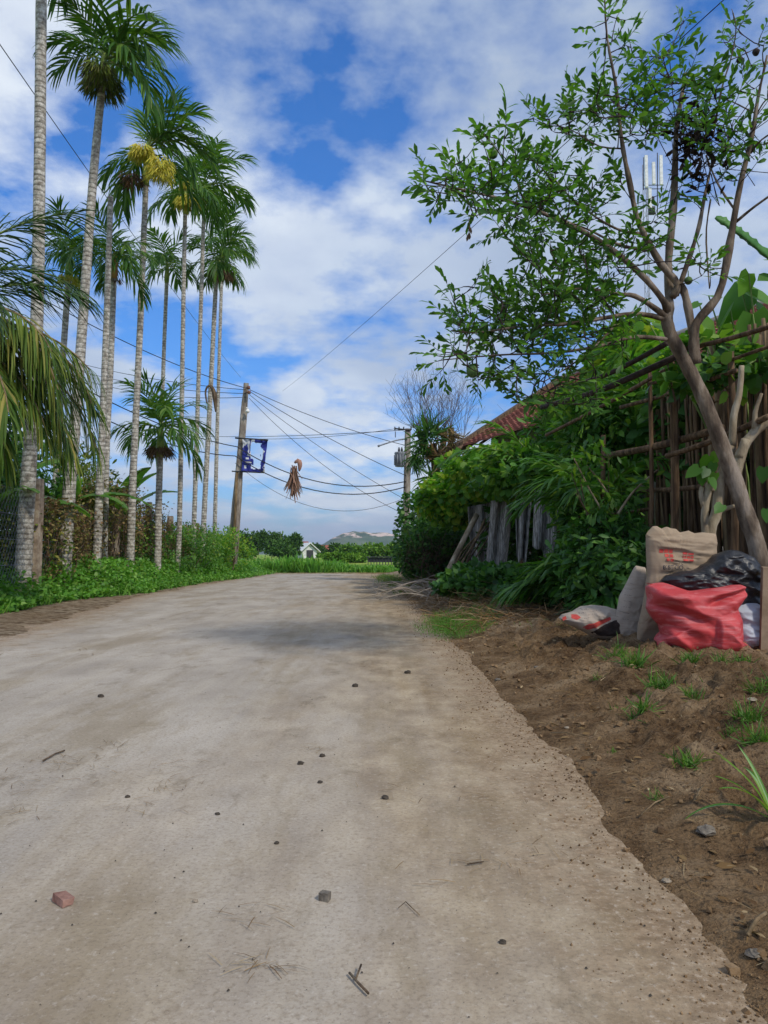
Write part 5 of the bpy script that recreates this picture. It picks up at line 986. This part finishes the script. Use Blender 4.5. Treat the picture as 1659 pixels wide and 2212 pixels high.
def text_mesh(txt, size, px, py, d, bv, parent, mat, name='printed_text', slant=0, off=.003):
    cu = bpy.data.curves.new('t', 'FONT'); cu.body = txt; cu.size = size; cu.resolution_u = 3; ob = bpy.data.objects.new('t', cu); COL.objects.link(ob)
    dg = bpy.context.evaluated_depsgraph_get(); me = ob.evaluated_get(dg).to_mesh(); V = [v.co.copy() for v in me.vertices]; Fc = [tuple(p.vertices) for p in me.polygons]; ob.evaluated_get(dg).to_mesh_clear()
    bpy.data.objects.remove(ob); bpy.data.curves.remove(cu); o0 = W(px, py, d); ca, sa = math.cos(slant), math.sin(slant)
    VV = conform([(o0[0] + v.x * ca - v.y * sa, o0[1], o0[2] + v.x * sa + v.y * ca) for v in V], bv, off); g = G(); g.add(VV, Fc); return g.obj(name, mat, parent, smooth=False)
D0 = 4.62
SK, bv = pillow('sack', [(1396, 1165), (1396, 1153), (1402, 1147), (1410, 1138), (1420, 1137), (1430, 1143), (1441, 1139), (1450, 1143), (1462, 1144), (1470, 1149), (1489, 1146), (1502, 1152), (1518, 1151), (1536, 1153), (1548, 1155), (1550, 1170), (1548, 1200), (1543, 1280), (1535, 1380), (1500, 1402), (1430, 1398), (1371, 1388), (1374, 1360), (1388, 1300), (1397, 1240)], D0, .055, m_sack, 3, .034, 1.8, dirx=.35, dirz=2.2, pw=.55, smooth=0, nang=170)
tag(SK, 'tall upright brown paper sack with faded red print standing against the tree', 'sack')
for (x0, y0, x1, y1) in ((1459, 1185, 1468, 1194), (1470, 1185, 1479, 1194), (1481, 1186, 1489, 1195), (1470, 1196, 1479, 1204), (1481, 1197, 1489, 1205), (1473, 1206, 1480, 1213), (1482, 1207, 1489, 1214), (1512, 1192, 1522, 1198), (1524, 1194, 1535, 1199), (1511, 1200, 1519, 1206), (1521, 1201, 1528, 1207), (1530, 1201, 1535, 1207), (1511, 1208, 1522, 1213), (1524, 1209, 1534, 1214)):
    decal_rect(SK, bv, [(x0, y0), (x1, y0 + .5), (x1 - .5, y1), (x0 - .3, y1 - .5)], D0 - .3, m_redink, 'red_print', 4).obj('red_print', m_redink, SK)
text_mesh('2', .022, 1474, 1204, D0 - .05, bv, SK, m_sackl, off=.0055)
text_mesh('BISTCO', .036, 1429, 1230, D0 - .05, bv, SK, m_ink)
text_mesh('22', .015, 1479, 1229, D0 - .05, bv, SK, m_ink)
for (x, y, wd_) in ((1404, 1262, 30), (1402, 1268, 40), (1400, 1280, 34)):
    decal_rect(SK, bv, [(x, y), (x + wd_, y + 1), (x + wd_, y + 3), (x, y + 2)], D0 - .3, m_redink, 'p').obj('red_print', m_redink, SK)
S2, b2 = pillow('sack', [(1374, 1222), (1396, 1226), (1398, 1260), (1397, 1300), (1385, 1376), (1360, 1382), (1338, 1376), (1328, 1345), (1338, 1290)], 4.85, .05, m_sackl, 8, .014, 3)
tag(S2, 'pale printed sack leaning half hidden behind the left edge of the upright sack', 'sack')
S3, b3 = pillow('sack', [(1208, 1336), (1216, 1328), (1240, 1322), (1258, 1310), (1282, 1306), (1310, 1310), (1340, 1320), (1366, 1332), (1372, 1350), (1370, 1376), (1352, 1383), (1310, 1382), (1270, 1372), (1240, 1356), (1222, 1346)], 5.0, .17, m_sackl, 12, .03, 2)
tag(S3, 'crumpled pale sack with red edging lying flat on the soil left of the others', 'sack')
for pts in ([(1214, 1334), (1222, 1330), (1224, 1337), (1216, 1341)],):
    decal_rect(S3, b3, pts, 4.4, m_redink, 'p').obj('red_print', m_redink, S3)
def decal_poly(parent, bv, pts, mat, name, d=4.4, nr=7, off=.003):
    O = np.array([W(x, y, d) for x, y in pts]); n = len(pts) * 6; sg = np.linspace(0, len(pts), n, endpoint=False); i0 = sg.astype(int); f = (sg - i0)[:, None]; B = O[i0] * (1 - f) + O[(i0 + 1) % len(pts)] * f; B = .5 * B + .25 * (np.roll(B, 1, 0) + np.roll(B, -1, 0)); c = O.mean(0); V = []
    for k in range(nr + 1): V += list(c + (B - c) * (k / nr + .001))
    g = G(); g.add(conform(V, bv, off), [(k * n + j, (k + 1) * n + j, (k + 1) * n + (j + 1) % n, k * n + (j + 1) % n) for k in range(nr) for j in range(n)]); return g.obj(name, mat, parent)
decal_poly(S3, b3, [(1292, 1372), (1306, 1362), (1322, 1352), (1340, 1344), (1356, 1342), (1366, 1350), (1368, 1366), (1352, 1378), (1325, 1380), (1305, 1380)], m_barkd, 'painted_opening_shade', d=4.7)  # dark patch on the closed sack, painting the shade inside its mouth
decal_poly(S3, b3, [(1272, 1360), (1284, 1352), (1296, 1350), (1310, 1344), (1332, 1336), (1334, 1342), (1316, 1352), (1300, 1360), (1284, 1366)], m_redink, 'red_print', off=.002, d=4.7)
decal_poly(S3, b3, [(1278, 1350), (1283, 1343), (1294, 1342), (1300, 1348), (1290, 1354)], m_redink, 'red_print', off=.0025)
decal_poly(S3, b3, [(1318, 1372), (1326, 1364), (1336, 1362), (1334, 1372)], m_redink, 'red_print', off=.004)
for k in range(5):
    text_mesh(['SPB 50', 'NET 25', 'KG', 'ABC', 'No 2'][0] if False else '= - = -', .014, 1262 + k * 9, 1338 - (k % 3) * 8, 4.5, b3, S3, m_ink, slant=.2)
for k in range(7): text_mesh('-- - ---', .018, 1350 - k * 1, 1260 + k * 13, 4.6, b2, S2, m_ink, slant=-.12)
def rid(lx, lz):
    gs = lambda v, w_: np.exp(-(v / w_) ** 2)
    b_ = .045 * gs(lz - .15 - lx * .12, .045) - .045 * gs(lz - .085 - lx * .3, .02) * sst(-.02, .10, lx)      # rolled top edge over a deep fold
    b_ = b_ + .025 * gs(lz - .05 + lx * .35, .05) * (1 - sst(-.02, .08, lx)) - .022 * gs(lz - .0 + lx * .3, .02) * sst(.05, -.15, lx)
    b_ = b_ + .035 * sst(.05, .075, lx) * sst(.21, .18, lx) * sst(.03, -.03, lz) * sst(-.24, -.2, lz)              # boxy bulge low at the right
    b_ = b_ - .035 * gs(lz + .13 - (lx + .2) * -.9, .016) * (lx < -.02) + .02 * gs(lz + .07 - (lx + .2) * -.8, .025) * (lx < 0)
    b_ = b_ + .010 * np.sin(lz * 60 + lx * 25) * gs(lx + .05, .08) * gs(lz + .03, .09)
    return b_ * 1.0
RB, rb_ = pillow('bag', [(1398, 1268), (1412, 1262), (1432, 1260), (1456, 1268), (1480, 1274), (1520, 1272), (1560, 1268), (1592, 1262), (1605, 1266), (1608, 1284), (1598, 1300), (1588, 1312), (1598, 1340), (1600, 1370), (1597, 1398), (1622, 1402), (1610, 1414), (1560, 1416), (1520, 1416), (1480, 1408), (1452, 1412), (1424, 1404), (1414, 1396), (1416, 1384), (1430, 1374), (1424, 1350), (1408, 1330), (1398, 1314), (1402, 1294)], 4.34, .14, m_red, 21, .028, 1.4, ridge=rid, nring=40, nang=200, dirx=.45, dirz=.8)
tag(RB, 'large crumpled red woven bag slumped in front of the upright sack', 'bag')
BB, _ = pillow('bag', [(1428, 1256), (1440, 1244), (1470, 1236), (1500, 1228), (1530, 1215), (1552, 1196), (1575, 1188), (1600, 1192), (1625, 1202), (1640, 1220), (1648, 1250), (1648, 1285), (1640, 1310), (1600, 1310), (1550, 1300), (1490, 1290), (1450, 1275)], 4.5, .10, m_black, 31, .05, 2.0, nring=30, nang=160, dirx=.6, dirz=1.5)
tag(BB, 'shiny black plastic rubbish bag draped over the pile behind the red bag', 'bag')
WB, _ = pillow('bag', [(1575, 1310), (1600, 1298), (1630, 1300), (1644, 1312), (1643, 1350), (1640, 1392), (1625, 1400), (1590, 1400), (1580, 1360)], 4.46, .09, m_wbag, 41, .035, 2.0, dirx=.5, dirz=1.6)
tag(WB, 'whitish blue woven bag squeezed between the red bag and the board', 'bag')
g = G(); a = W(1660, 1325, 4.35); g.box((a[0] + .0, a[1], .35), (.085, .03, .55), Matrix.Rotation(.06, 3, 'Y'), jit=.01); tag(g.obj('board', m_card, origin=(a[0], a[1], .1), smooth=False), 'upright brown board at the right edge beside the whitish bag', 'board')

# ------------------------------------------------------------------ ground clutter
def onroad(px, py): d = CAMH * F / (py - 1197); return (px - 829.5) / F * d, d
def ongr(px, py, z=.12):
    x, y = 0, 5
    for _ in range(12): 
        v_ = CF + (px - 829.5) / F * CR - (py - 1106) / F * CU; t = (z - CAMH) / v_[2]; x, y = v_[0] * t, v_[1] * t; z = gh(x, y)
    return x, y, z
def rock(name, px, py, s, mat, label, cat, road_=True, sq=(1, .8, .5), seed=0, blocky=False, group=None):
    r = np.random.default_rng(seed + int(px * 7 + py)); 
    if road_: x, y = onroad(px, py); z = 0
    else: x, y, z = ongr(px, py)
    g = G()
    if blocky: g.box((x, y, z + s * sq[2] / 2), (s * sq[0], s * sq[1], s * sq[2]), Matrix.Rotation(r.random() * 3, 3, 'Z'), jit=s * .18, top=.9)
    else:
        bm = []; n1_, n2_ = 7, 10
        for i in range(n1_ + 1):
            th = math.pi * i / n1_
            for j in range(n2_):
                ph = 2 * math.pi * j / n2_; k = 1 + (r.random() - .5) * .45; bm.append((x + s / 2 * sq[0] * math.sin(th) * math.cos(ph) * k, y + s / 2 * sq[1] * math.sin(th) * math.sin(ph) * k, z + s * sq[2] * .35 + s / 2 * sq[2] * math.cos(th) * k))
        g.add(bm, [(i * n2_ + j, i * n2_ + (j + 1) % n2_, (i + 1) * n2_ + (j + 1) % n2_, (i + 1) * n2_ + j) for i in range(n1_) for j in range(n2_)])
    tag(g.obj(name, mat, origin=(x, y, z), smooth=False), label, cat, group)
m_brick = surf('broken_brick', [(0.20, 0.10, 0.075), (0.33, 0.19, 0.15)], 30, bs=90, bst=.6); m_stone = surf('stone', [(0.10, 0.085, 0.07), (0.22, 0.19, 0.15)], 30, bs=120, bst=.6); m_dstone = surf('dark_stone', [(0.035, 0.028, 0.022), (0.08, 0.065, 0.05)], 30, bst=.3)
m_pale = surf('pale_stone', [(0.22, 0.18, 0.13), (0.34, 0.28, 0.21)], 30, bst=.4)
rock('brick_fragment', 155, 1930, .034, m_brick, 'broken piece of reddish brick lying on the left of the road', 'brick', True, (1.25, .75, .5), 1, True)
rock('stone', 705, 1924, .020, m_stone, 'squarish grey stone near the road middle, level with the brick piece', 'stone', True, (1, .8, .8), 2, True)
for i, (px, py, s_, m_, lb) in enumerate([(432, 1928, .012, m_pale, 'small pale pebble between the brick piece and the squarish stone'), (698, 1627, .022, m_dstone, 'black pebble just right of the mud stain on the road'), (652, 1643, .024, m_dstone, 'flat black pebble just below the mud stain on the road'),
        (832, 1715, .022, m_dstone, 'dark pebble right of the road middle below the two black pebbles'), (225, 1502, .03, m_dstone, 'dark pebble alone in the upper left of the road'), (768, 1480, .035, m_dstone, 'dark pebble far up the road near its middle'), (286, 1712, .015, m_dstone, 'tiny dark pebble among the brown scuffs at left'), (880, 1452, .04, m_dstone, 'dark clod far up the road near the right edge'), (477, 1748, .014, m_dstone, 'tiny dark pebble in the middle of the grey concrete'), (1078, 2012, .014, m_dstone, 'small round pebble right of the tyre marks near the bottom'), (694, 1682, .016, m_dstone, 'tiny pebble just above the dark pebble right of the road middle'), (603, 1808, .013, m_dstone, 'tiny pebble above the muddy patch at the bottom middle')]):
    rock('pebble', px, py, s_, m_, lb, 'pebble', True, (1, .8, .55), i, group='pebbles on the road')
# twigs on the road
for i, (pts, r_, lb) in enumerate([([(757, 2080), (775, 2100), (797, 2122)], .0022, 'brown forked twig on the road near the bottom'), ([(105, 1640), (130, 1625), (150, 1618)], .003, 'dry stalk among the straw at the left of the road'), ([(860, 1945), (875, 1932), (905, 1960)], .0009, 'hair thin bent straw on the road right of the squarish stone'), ([(1005, 1855), (1040, 1850)], .0016, 'short dark twig on the dusty right part of the road')]):
    g = G(); q = [(*onroad(x, y), .004 + r_) for x, y in pts]; g.tube(q, r_, 5)
    if i == 0: g.tube([(*onroad(770, 2094), .006), (*onroad(782, 2070), .012)], r_ * .8, 5)
    tag(g.obj('twig', m_wood if i != 2 else m_bamb, origin=q[0]), lb, 'twig', 'twigs on the road')
# grit and straw bits on the road
g = G(); n = 3000; y = 1.15 + 13 * rng.random(n) ** 1.7; x = -3.2 + 3.8 * rng.random(n) ** .75; keep = fbm(x * 2.2, y * 1.6, 3, 91) + .10 * (x + 1) > .42; x, y = x[keep], y[keep]; k = len(x)
P = np.stack([x, y, np.full(k, .002)], 1); g.leaves(([(-.5, 0, 0), (0, .45, .0), (.5, 0, 0), (0, -.45, 0), (0, 0, .45)], [(0, 4, 1), (1, 4, 2), (2, 4, 3), (3, 4, 0)]), P, np.stack([np.cos(x * 99), np.sin(x * 99), np.zeros(k)], 1), np.tile([0, 0, 1.], (k, 1)), .0015 + .0055 * rng.random(k) ** 5)
tag(g.obj('road_grit', m_dstone, smooth=False), 'fine dark grit scattered over the concrete', 'grit', kind='stuff')
g = G(); P, D, S_ = [], [], []
for (cx_, cy_, rx, n) in ((170, 1635, 60, 90), (70, 1680, 50, 60), (360, 1645, 45, 30), (255, 1600, 20, 25), (370, 1690, 40, 25), (60, 1745, 40, 25), (675, 1615, 20, 25), (560, 1960, 50, 20), (300, 1735, 50, 20), (950, 1700, 120, 60), (1000, 1500, 120, 70), (1100, 1850, 100, 40), (560, 2060, 30, 25), (150, 1338, 130, 160), (60, 1365, 90, 120), (250, 1322, 60, 60)):
    for _ in range(n):
        px, py = cx_ + rng.normal() * rx, cy_ + rng.normal() * rx * .25
        if py < 1225: continue
        x, y = onroad(px, py); P.append((x, y, .004 if py > 1400 else gh(x, y) + .008)); a = rng.random() * 6.28; D.append((math.cos(a), math.sin(a), .03)); S_.append((.02 + .035 * rng.random()) * (1 if py > 1450 else 2.5))
k = len(P); g.leaves(T_STR, P, D, np.tile([0, 0, 1.], (k, 1)) + rng.normal(size=(k, 3)) * .2, S_, 0, np.full(k, .8)); tag(g.obj('road_straw', ML['straw']), 'scattered bits of dry straw on the concrete', 'straw', kind='stuff')
# verge litter
g = G(); n = 30000; y = 1.2 + 20 * rng.random(n) ** 1.5; x = ER(y) + .03 + rng.random(n) ** .8 * np.minimum(3.2, FX_ if False else 2.6); dens = fbm(x * 1.7, y * 1.3, 3, 41); keep = dens + .12 * sst(6, 9, y) > .46; x, y = x[keep], y[keep]; k = len(x)
z = ground_h(x, y) + .006; a = rng.random(k) * 6.28; g.leaves(T_STR, np.stack([x, y, z], 1), np.stack([np.cos(a), np.sin(a), rng.normal(size=k) * .12], 1), rup(k, .3), (.03 + .07 * rng.random(k)) * np.interp(y, [1, 4, 12], [.6, 1, 2.2]), 0, .35 + .5 * rng.random(k))
n = 3600; y = 1.2 + 9 * rng.random(n) ** 1.3; x = ER(y) + .05 + rng.random(n) * 2.2; z = ground_h(x, y) + .008; g.leaves(T_LEAF, np.stack([x, y, z], 1), np.stack([np.cos(x * 77), np.sin(x * 77), rng.normal(size=n) * .2], 1), rup(n, .5), .010 + .034 * rng.random(n) ** 2.2)
tag(g.obj('dry_litter', ML['straw']), 'dry straw and fallen leaves scattered over the right verge', 'litter', kind='stuff')
# thicker orange straw drifts along the fence and a heap of dry palm fronds
g = G(); n = 13000; y = 6.6 + 14 * rng.random(n) ** 1.2; x = ER(y) + .05 + rng.random(n) * 1.9; d_ = fbm(x * 1.3, y * .9, 3, 55); hh = np.clip(d_ - .42, 0, 1) * .5 * sst(-.0, .35, x - ER(y)); keep = d_ > .42; x, y, hh = x[keep], y[keep], hh[keep]; k = len(x)
z = ground_h(x, y) + hh * rng.random(k); a = rng.random(k) * 6.28; g.leaves(T_STR, np.stack([x, y, z], 1), np.stack([np.cos(a), np.sin(a), rng.normal(size=k) * .3], 1), rup(k, .6), .10 + .16 * rng.random(k), 0, .3 + .4 * rng.random(k))
tag(g.obj('straw_drift', leafmat('orange_straw', [(0.14, 0.07, 0.03), (0.26, 0.14, 0.055), (0.36, 0.23, 0.11), (0.44, 0.34, 0.22)], .05, .8, .1)), 'drifts of orange brown straw along the foot of the right hedge', 'straw', kind='stuff')
hp = thing('frond_heap', 'heap of grey dry fronds and roots on the straw before the leaning sticks', 'debris', (*ongr(930, 1285)[:2], .1))
for i in range(34):
    x, y, z = ongr(890 + rng.random() * 130, 1272 + rng.random() * 26); a = rng.normal() * .5 + (0 if i % 2 else math.pi); L_ = .5 + .6 * rng.random(); g = G(); dr = np.array([math.cos(a), math.sin(a) * .6, 0]); s0 = np.array([x, y, z + .03]); C2 = curve([s0, s0 + dr * L_ * .5 + [0, 0, .08 + .08 * rng.random()], s0 + dr * L_ + [0, 0, -.01]], 9); g.tube(C2, np.linspace(.014, .005, 9), 5)
    k = 26; ii = rng.integers(1, 9, k); D = nrm(dr * .7 + rng.normal(size=(k, 3)) * [.5, .5, .18]); g.leaves(T_STR, C2[ii], D, rup(k, .8), .15 + .15 * rng.random(k), 0, np.full(k, .5)); g.obj('dry_frond', leafmat('grey_frond', [(0.20, 0.16, 0.12), (0.36, 0.30, 0.24), (0.55, 0.48, 0.40)], .05, .8, .1) if i == 0 else bpy.data.materials['grey_frond'], hp)
# soil clods
g = G(); n = 3400; y = 1.2 + 7.5 * rng.random(n) ** 1.4; x = ER(y) - .02 + rng.random(n) ** 1.1 * 2.3; s_ = .005 + .026 * rng.random(n) ** 5; z = ground_h(x, y) + s_ * .2
T_CL = ([(-.5, 0, 0), (-.15, .42, .05), (.4, .3, -.05), (.5, -.15, .05), (.05, -.5, 0), (-.3, -.25, .3), (.2, .1, .42), (0, 0, -.3)], [(0, 5, 1), (1, 5, 6), (1, 6, 2), (2, 6, 3), (3, 6, 4), (4, 6, 5), (4, 5, 0), (0, 1, 7), (1, 2, 7), (2, 3, 7), (3, 4, 7), (4, 0, 7)])
g.leaves(T_CL, np.stack([x, y, z], 1), rdir(n, 0), rup(n, .6), s_)
n = 7000; y = 1.15 + 12 * rng.random(n) ** 1.6; x = ER(y) + .05 - np.abs(rng.normal(size=n)) * .065 - .25 * rng.random(n) ** 6; s_ = .0012 + .0065 * rng.random(n) ** 5; g.leaves(T_CL, np.stack([x, y, np.maximum(ground_h(x, y), 0) + s_ * .2], 1), rdir(n, 0), rup(n, .6), s_ * np.interp(y, [1, 8], [.9, 2.2]))
tag(g.obj('soil_clods', surf('soil_clod', [(0.09, 0.052, 0.026), (0.17, 0.105, 0.052), (0.28, 0.185, 0.10)], 6, 6, 1, 60, .6), smooth=False), 'small brown clods of earth on the right verge', 'soil', kind='stuff')
# short green grass patch by the road and grass tufts
g = G(); n = 6500; P = []
while len(P) < n:
    px, py = 990 + rng.normal() * 42, 1341 + rng.normal() * 11
    if ((px - 985) / 95) ** 2 + ((py - 1341) / 32) ** 2 < 1: P.append(ongr(px, py, .06)[:3] if False else (px, py))
P = np.array(P); dd_ = (CAMH - .05) * F / (P[:, 1] - 1197); x, y = (P[:, 0] - 829.5) / F * dd_, dd_; g.leaves(T_GR, np.stack([x, y, ground_h(x, y)], 1), rdir(n, 1.0, .6), rng.normal(size=(n, 3)), .03 + .05 * rng.random(n), 0, .6 + .5 * rng.random(n))
tag(g.obj('grass_patch', ML['weed']), 'oval patch of short green grass on the verge beyond the bare soil', 'grass', kind='stuff')
g = G(); n = 2500; y = 13 + 10 * rng.random(n); x = ER(y) + rng.normal(size=n) * .16 + .12; g.leaves(T_GR, np.stack([x, y, ground_h(x, y)], 1), rdir(n, 1.0, .6), rng.normal(size=(n, 3)), .06 + .1 * rng.random(n)); tag(g.obj('edge_grass', ML['grass']), 'thin strip of grass at the far right edge of the road', 'grass', kind='stuff')
TU = [(1330, 1420, .13, 40, 'wispy grass tuft in front of the brown sack foot'), (1372, 1440, .15, 60, 'thick grass tuft below the left corner of the red bag'), (1422, 1480, .13, 55, 'grass tuft on the bare soil below the red bag'), (1490, 1425, .10, 45, 'short tuft growing against the middle of the red bag'), (1335, 1520, .07, 22, 'small narrow leaved tuft left of the pale starry tuft'), (1385, 1570, .10, 30, 'pale green starry tuft in the middle of the soil'), (1487, 1640, .085, 34, 'bright little star shaped tuft right of the soil middle'),
      (1500, 1515, .09, 34, 'sprawling tuft between the soil hump and the right edge'), (1560, 1470, .08, 26, 'sparse tuft below the whitish bag'), (1610, 1440, .09, 34, 'low tuft at the foot of the brown board'), (1615, 1540, .11, 50, 'leafy tuft near the right edge above the long leaved plant'), (1640, 1590, .11, 50, 'dense tuft at the right edge above the long leaved plant'), (1650, 1490, .11, 40, 'tuft cut by the right edge of the picture below the board'), (1420, 1720, .04, 14, 'tiny weed sprout on the lower slope'), (1290, 1485, .05, 16, 'faint weed sprout at the left of the soil hump'), (1325, 1625, .035, 12, 'tiny sprout alone in the lower middle of the soil'), (1575, 1600, .06, 20, 'small leafy sprout below the sprawling tuft')]
for i, (px, py, s_, n, lb) in enumerate(TU):
    x, y, z = ongr(px, py); g = G(); n = int(n * 2.2); s_ *= .78; P = np.stack([x + rng.normal(size=n) * s_ * .26, y + rng.normal(size=n) * s_ * .3, np.full(n, 0.)], 1); P[:, 2] = ground_h(P[:, 0], P[:, 1]) - .003
    g.leaves(T_GR, P, rdir(n, .75, .7), rng.normal(size=(n, 3)) + [0, 0, 1.2], s_ * (.55 + .6 * rng.random(n)), 0, np.full(n, 1.3 if s_ < .08 else .9)); tag(g.obj('grass_tuft', ML['grass'], origin=(x, y, z)), lb, 'grass tuft', 'grass tufts on the right verge')
g = G(); n = 2600; y = 1.9 + 5.5 * rng.random(n); x = ER(y) + .35 + rng.random(n) ** .8 * 2.2; q = fbm(x * 2.4, y * 2.4, 3, 87) > .60; x, y = x[q], y[q]; k = len(x); g.leaves(T_GR, np.stack([x, y, ground_h(x, y)], 1), rdir(k, .6, .8), rng.normal(size=(k, 3)) + [0, 0, 1], .018 + .035 * rng.random(k), 0, np.full(k, 1.4))
tag(g.obj('weed_seedlings', ML['grass']), 'thin scatter of tiny weed seedlings on the bare soil', 'weeds', kind='stuff')
# long striped leaved plant at the right edge
x, y, z = ongr(1672, 1765); sp_ = thing('spider_plant', 'striped long leaved plant arching in from the lower right edge', 'plant', (x, y, z))
m, nt, b = newmat('striped_leaf'); b.inputs['Base Color'].default_value = (.20, .30, .13, 1); b.inputs['Roughness'].default_value = .5; m_str = m
for i, (a, L_, el, dr) in enumerate([(178, .30, 38, 75), (165, .22, 62, 50), (150, .24, 70, 40), (200, .26, 60, 60), (120, .25, 75, 30), (90, .24, 60, 60), (40, .28, 60, 60), (0, .26, 50, 70), (240, .22, 50, 70), (300, .25, 55, 60), (172, .28, 68, 35)]):
    ns = 12; ts = np.linspace(0, 1, ns); ang = R(el) - R(dr) * ts ** 1.2; P = [np.array([x, y, z])]; dx, dy = math.cos(R(a)), math.sin(R(a))
    for q in range(1, ns): P.append(P[-1] + np.array([dx * math.cos(ang[q]), dy * math.cos(ang[q]), math.sin(ang[q])]) * L_ * .8 / (ns - 1))
    sd_ = np.array([-dy, dx, 0]); g = G()
    for lane, (u0, u1, lift) in enumerate(((-1, -.35, .0), (-.35, .35, 0), (.35, 1, 0))):
        V = []
        for q in range(ns):
            w_ = .008 * math.sin(math.pi * min(1, .25 + ts[q] * .75)) ** .6
            for u in (u0, u1): V.append(P[q] + sd_ * w_ * u + np.array([0, 0, abs(u) * .003]))
        g.add(V, [(2 * q, 2 * q + 1, 2 * q + 3, 2 * q + 2) for q in range(ns - 1)], 0 if lane != 1 else 1)
    g.obj('leaf', [ML['mid'], m_str], sp_)
# stones and scraps on the verge
for i, (px, py, s_, m_, lb, kind_) in enumerate([(1625, 1525, .035, m_pale, 'pale grey stone near the right edge beside a leafy tuft', 'stone'), (1160, 1445, .04, m_stone, 'dull brown stone on the upper soil slope', 'stone'), (1075, 1470, .035, m_stone, 'stone lying right at the road edge in the upper soil', 'stone'), (1245, 1765, .02, m_stone, 'small stone on the lower soil near the dark edge', 'stone'), (1400, 1540, .045, m_stone, 'rounded clay lump above the pale starry tuft', 'stone'), (1525, 1798, .05, m_stone, 'flat dull lump of dried clay at the lower right', 'stone'), (1440, 1905, .02, m_pale, 'small pale stone at the lower road edge', 'stone'), (1630, 2065, .03, m_stone, 'stone in the bottom right corner of the soil', 'stone'), (1225, 1570, .02, m_pale, 'small pale chip on the middle soil slope', 'stone')]):
    rock('stone', px, py, s_, m_, lb, 'stone', False, (1, .75, .45), i + 40, group='stones on the right verge')
for i, (p0, p1, r_, lb) in enumerate([((1615, 2035), (1655, 1990), .004, 'broken stick in the lower right corner'), ((1385, 1770), (1445, 1735), .0022, 'thin forked stalk on the soil left of the long leaved plant'), ((1190, 1590), (1260, 1600), .002, 'thin stalk lying across the middle soil'), ((1500, 1740), (1530, 1700), .002, 'thin stalk beside the long leaved plant')]):
    a, b_ = np.array(ongr(*p0)), np.array(ongr(*p1)); a[2] += .012; b_[2] += .015; g = G(); g.tube([a, (a + b_) / 2 + [0, 0, .008], b_], r_, 5); tag(g.obj('fallen_stick', m_bamb, origin=a), lb, 'stick', 'fallen sticks on the soil')
# thin rail and long stem lying in front of the fence foot

# ------------------------------------------------------------------ the air between here and the hills
m = bpy.data.materials.new('haze'); m.use_nodes = True; nt = m.node_tree; nt.nodes.clear(); pv = N(nt, 'ShaderNodeVolumePrincipled', i_Density=.00024, i_Anisotropy=.2); pv.inputs['Color'].default_value = (.72, .82, 1, 1)
mo = N(nt, 'ShaderNodeOutputMaterial'); nt.links.new(pv.outputs[0], mo.inputs['Volume']); g = G(); g.box((0, 1500, 98), (6400, 7800, 204)); tag(g.obj('haze', m, smooth=False), 'thin blue haze of the air in front of the distant hills', 'haze', kind='stuff')
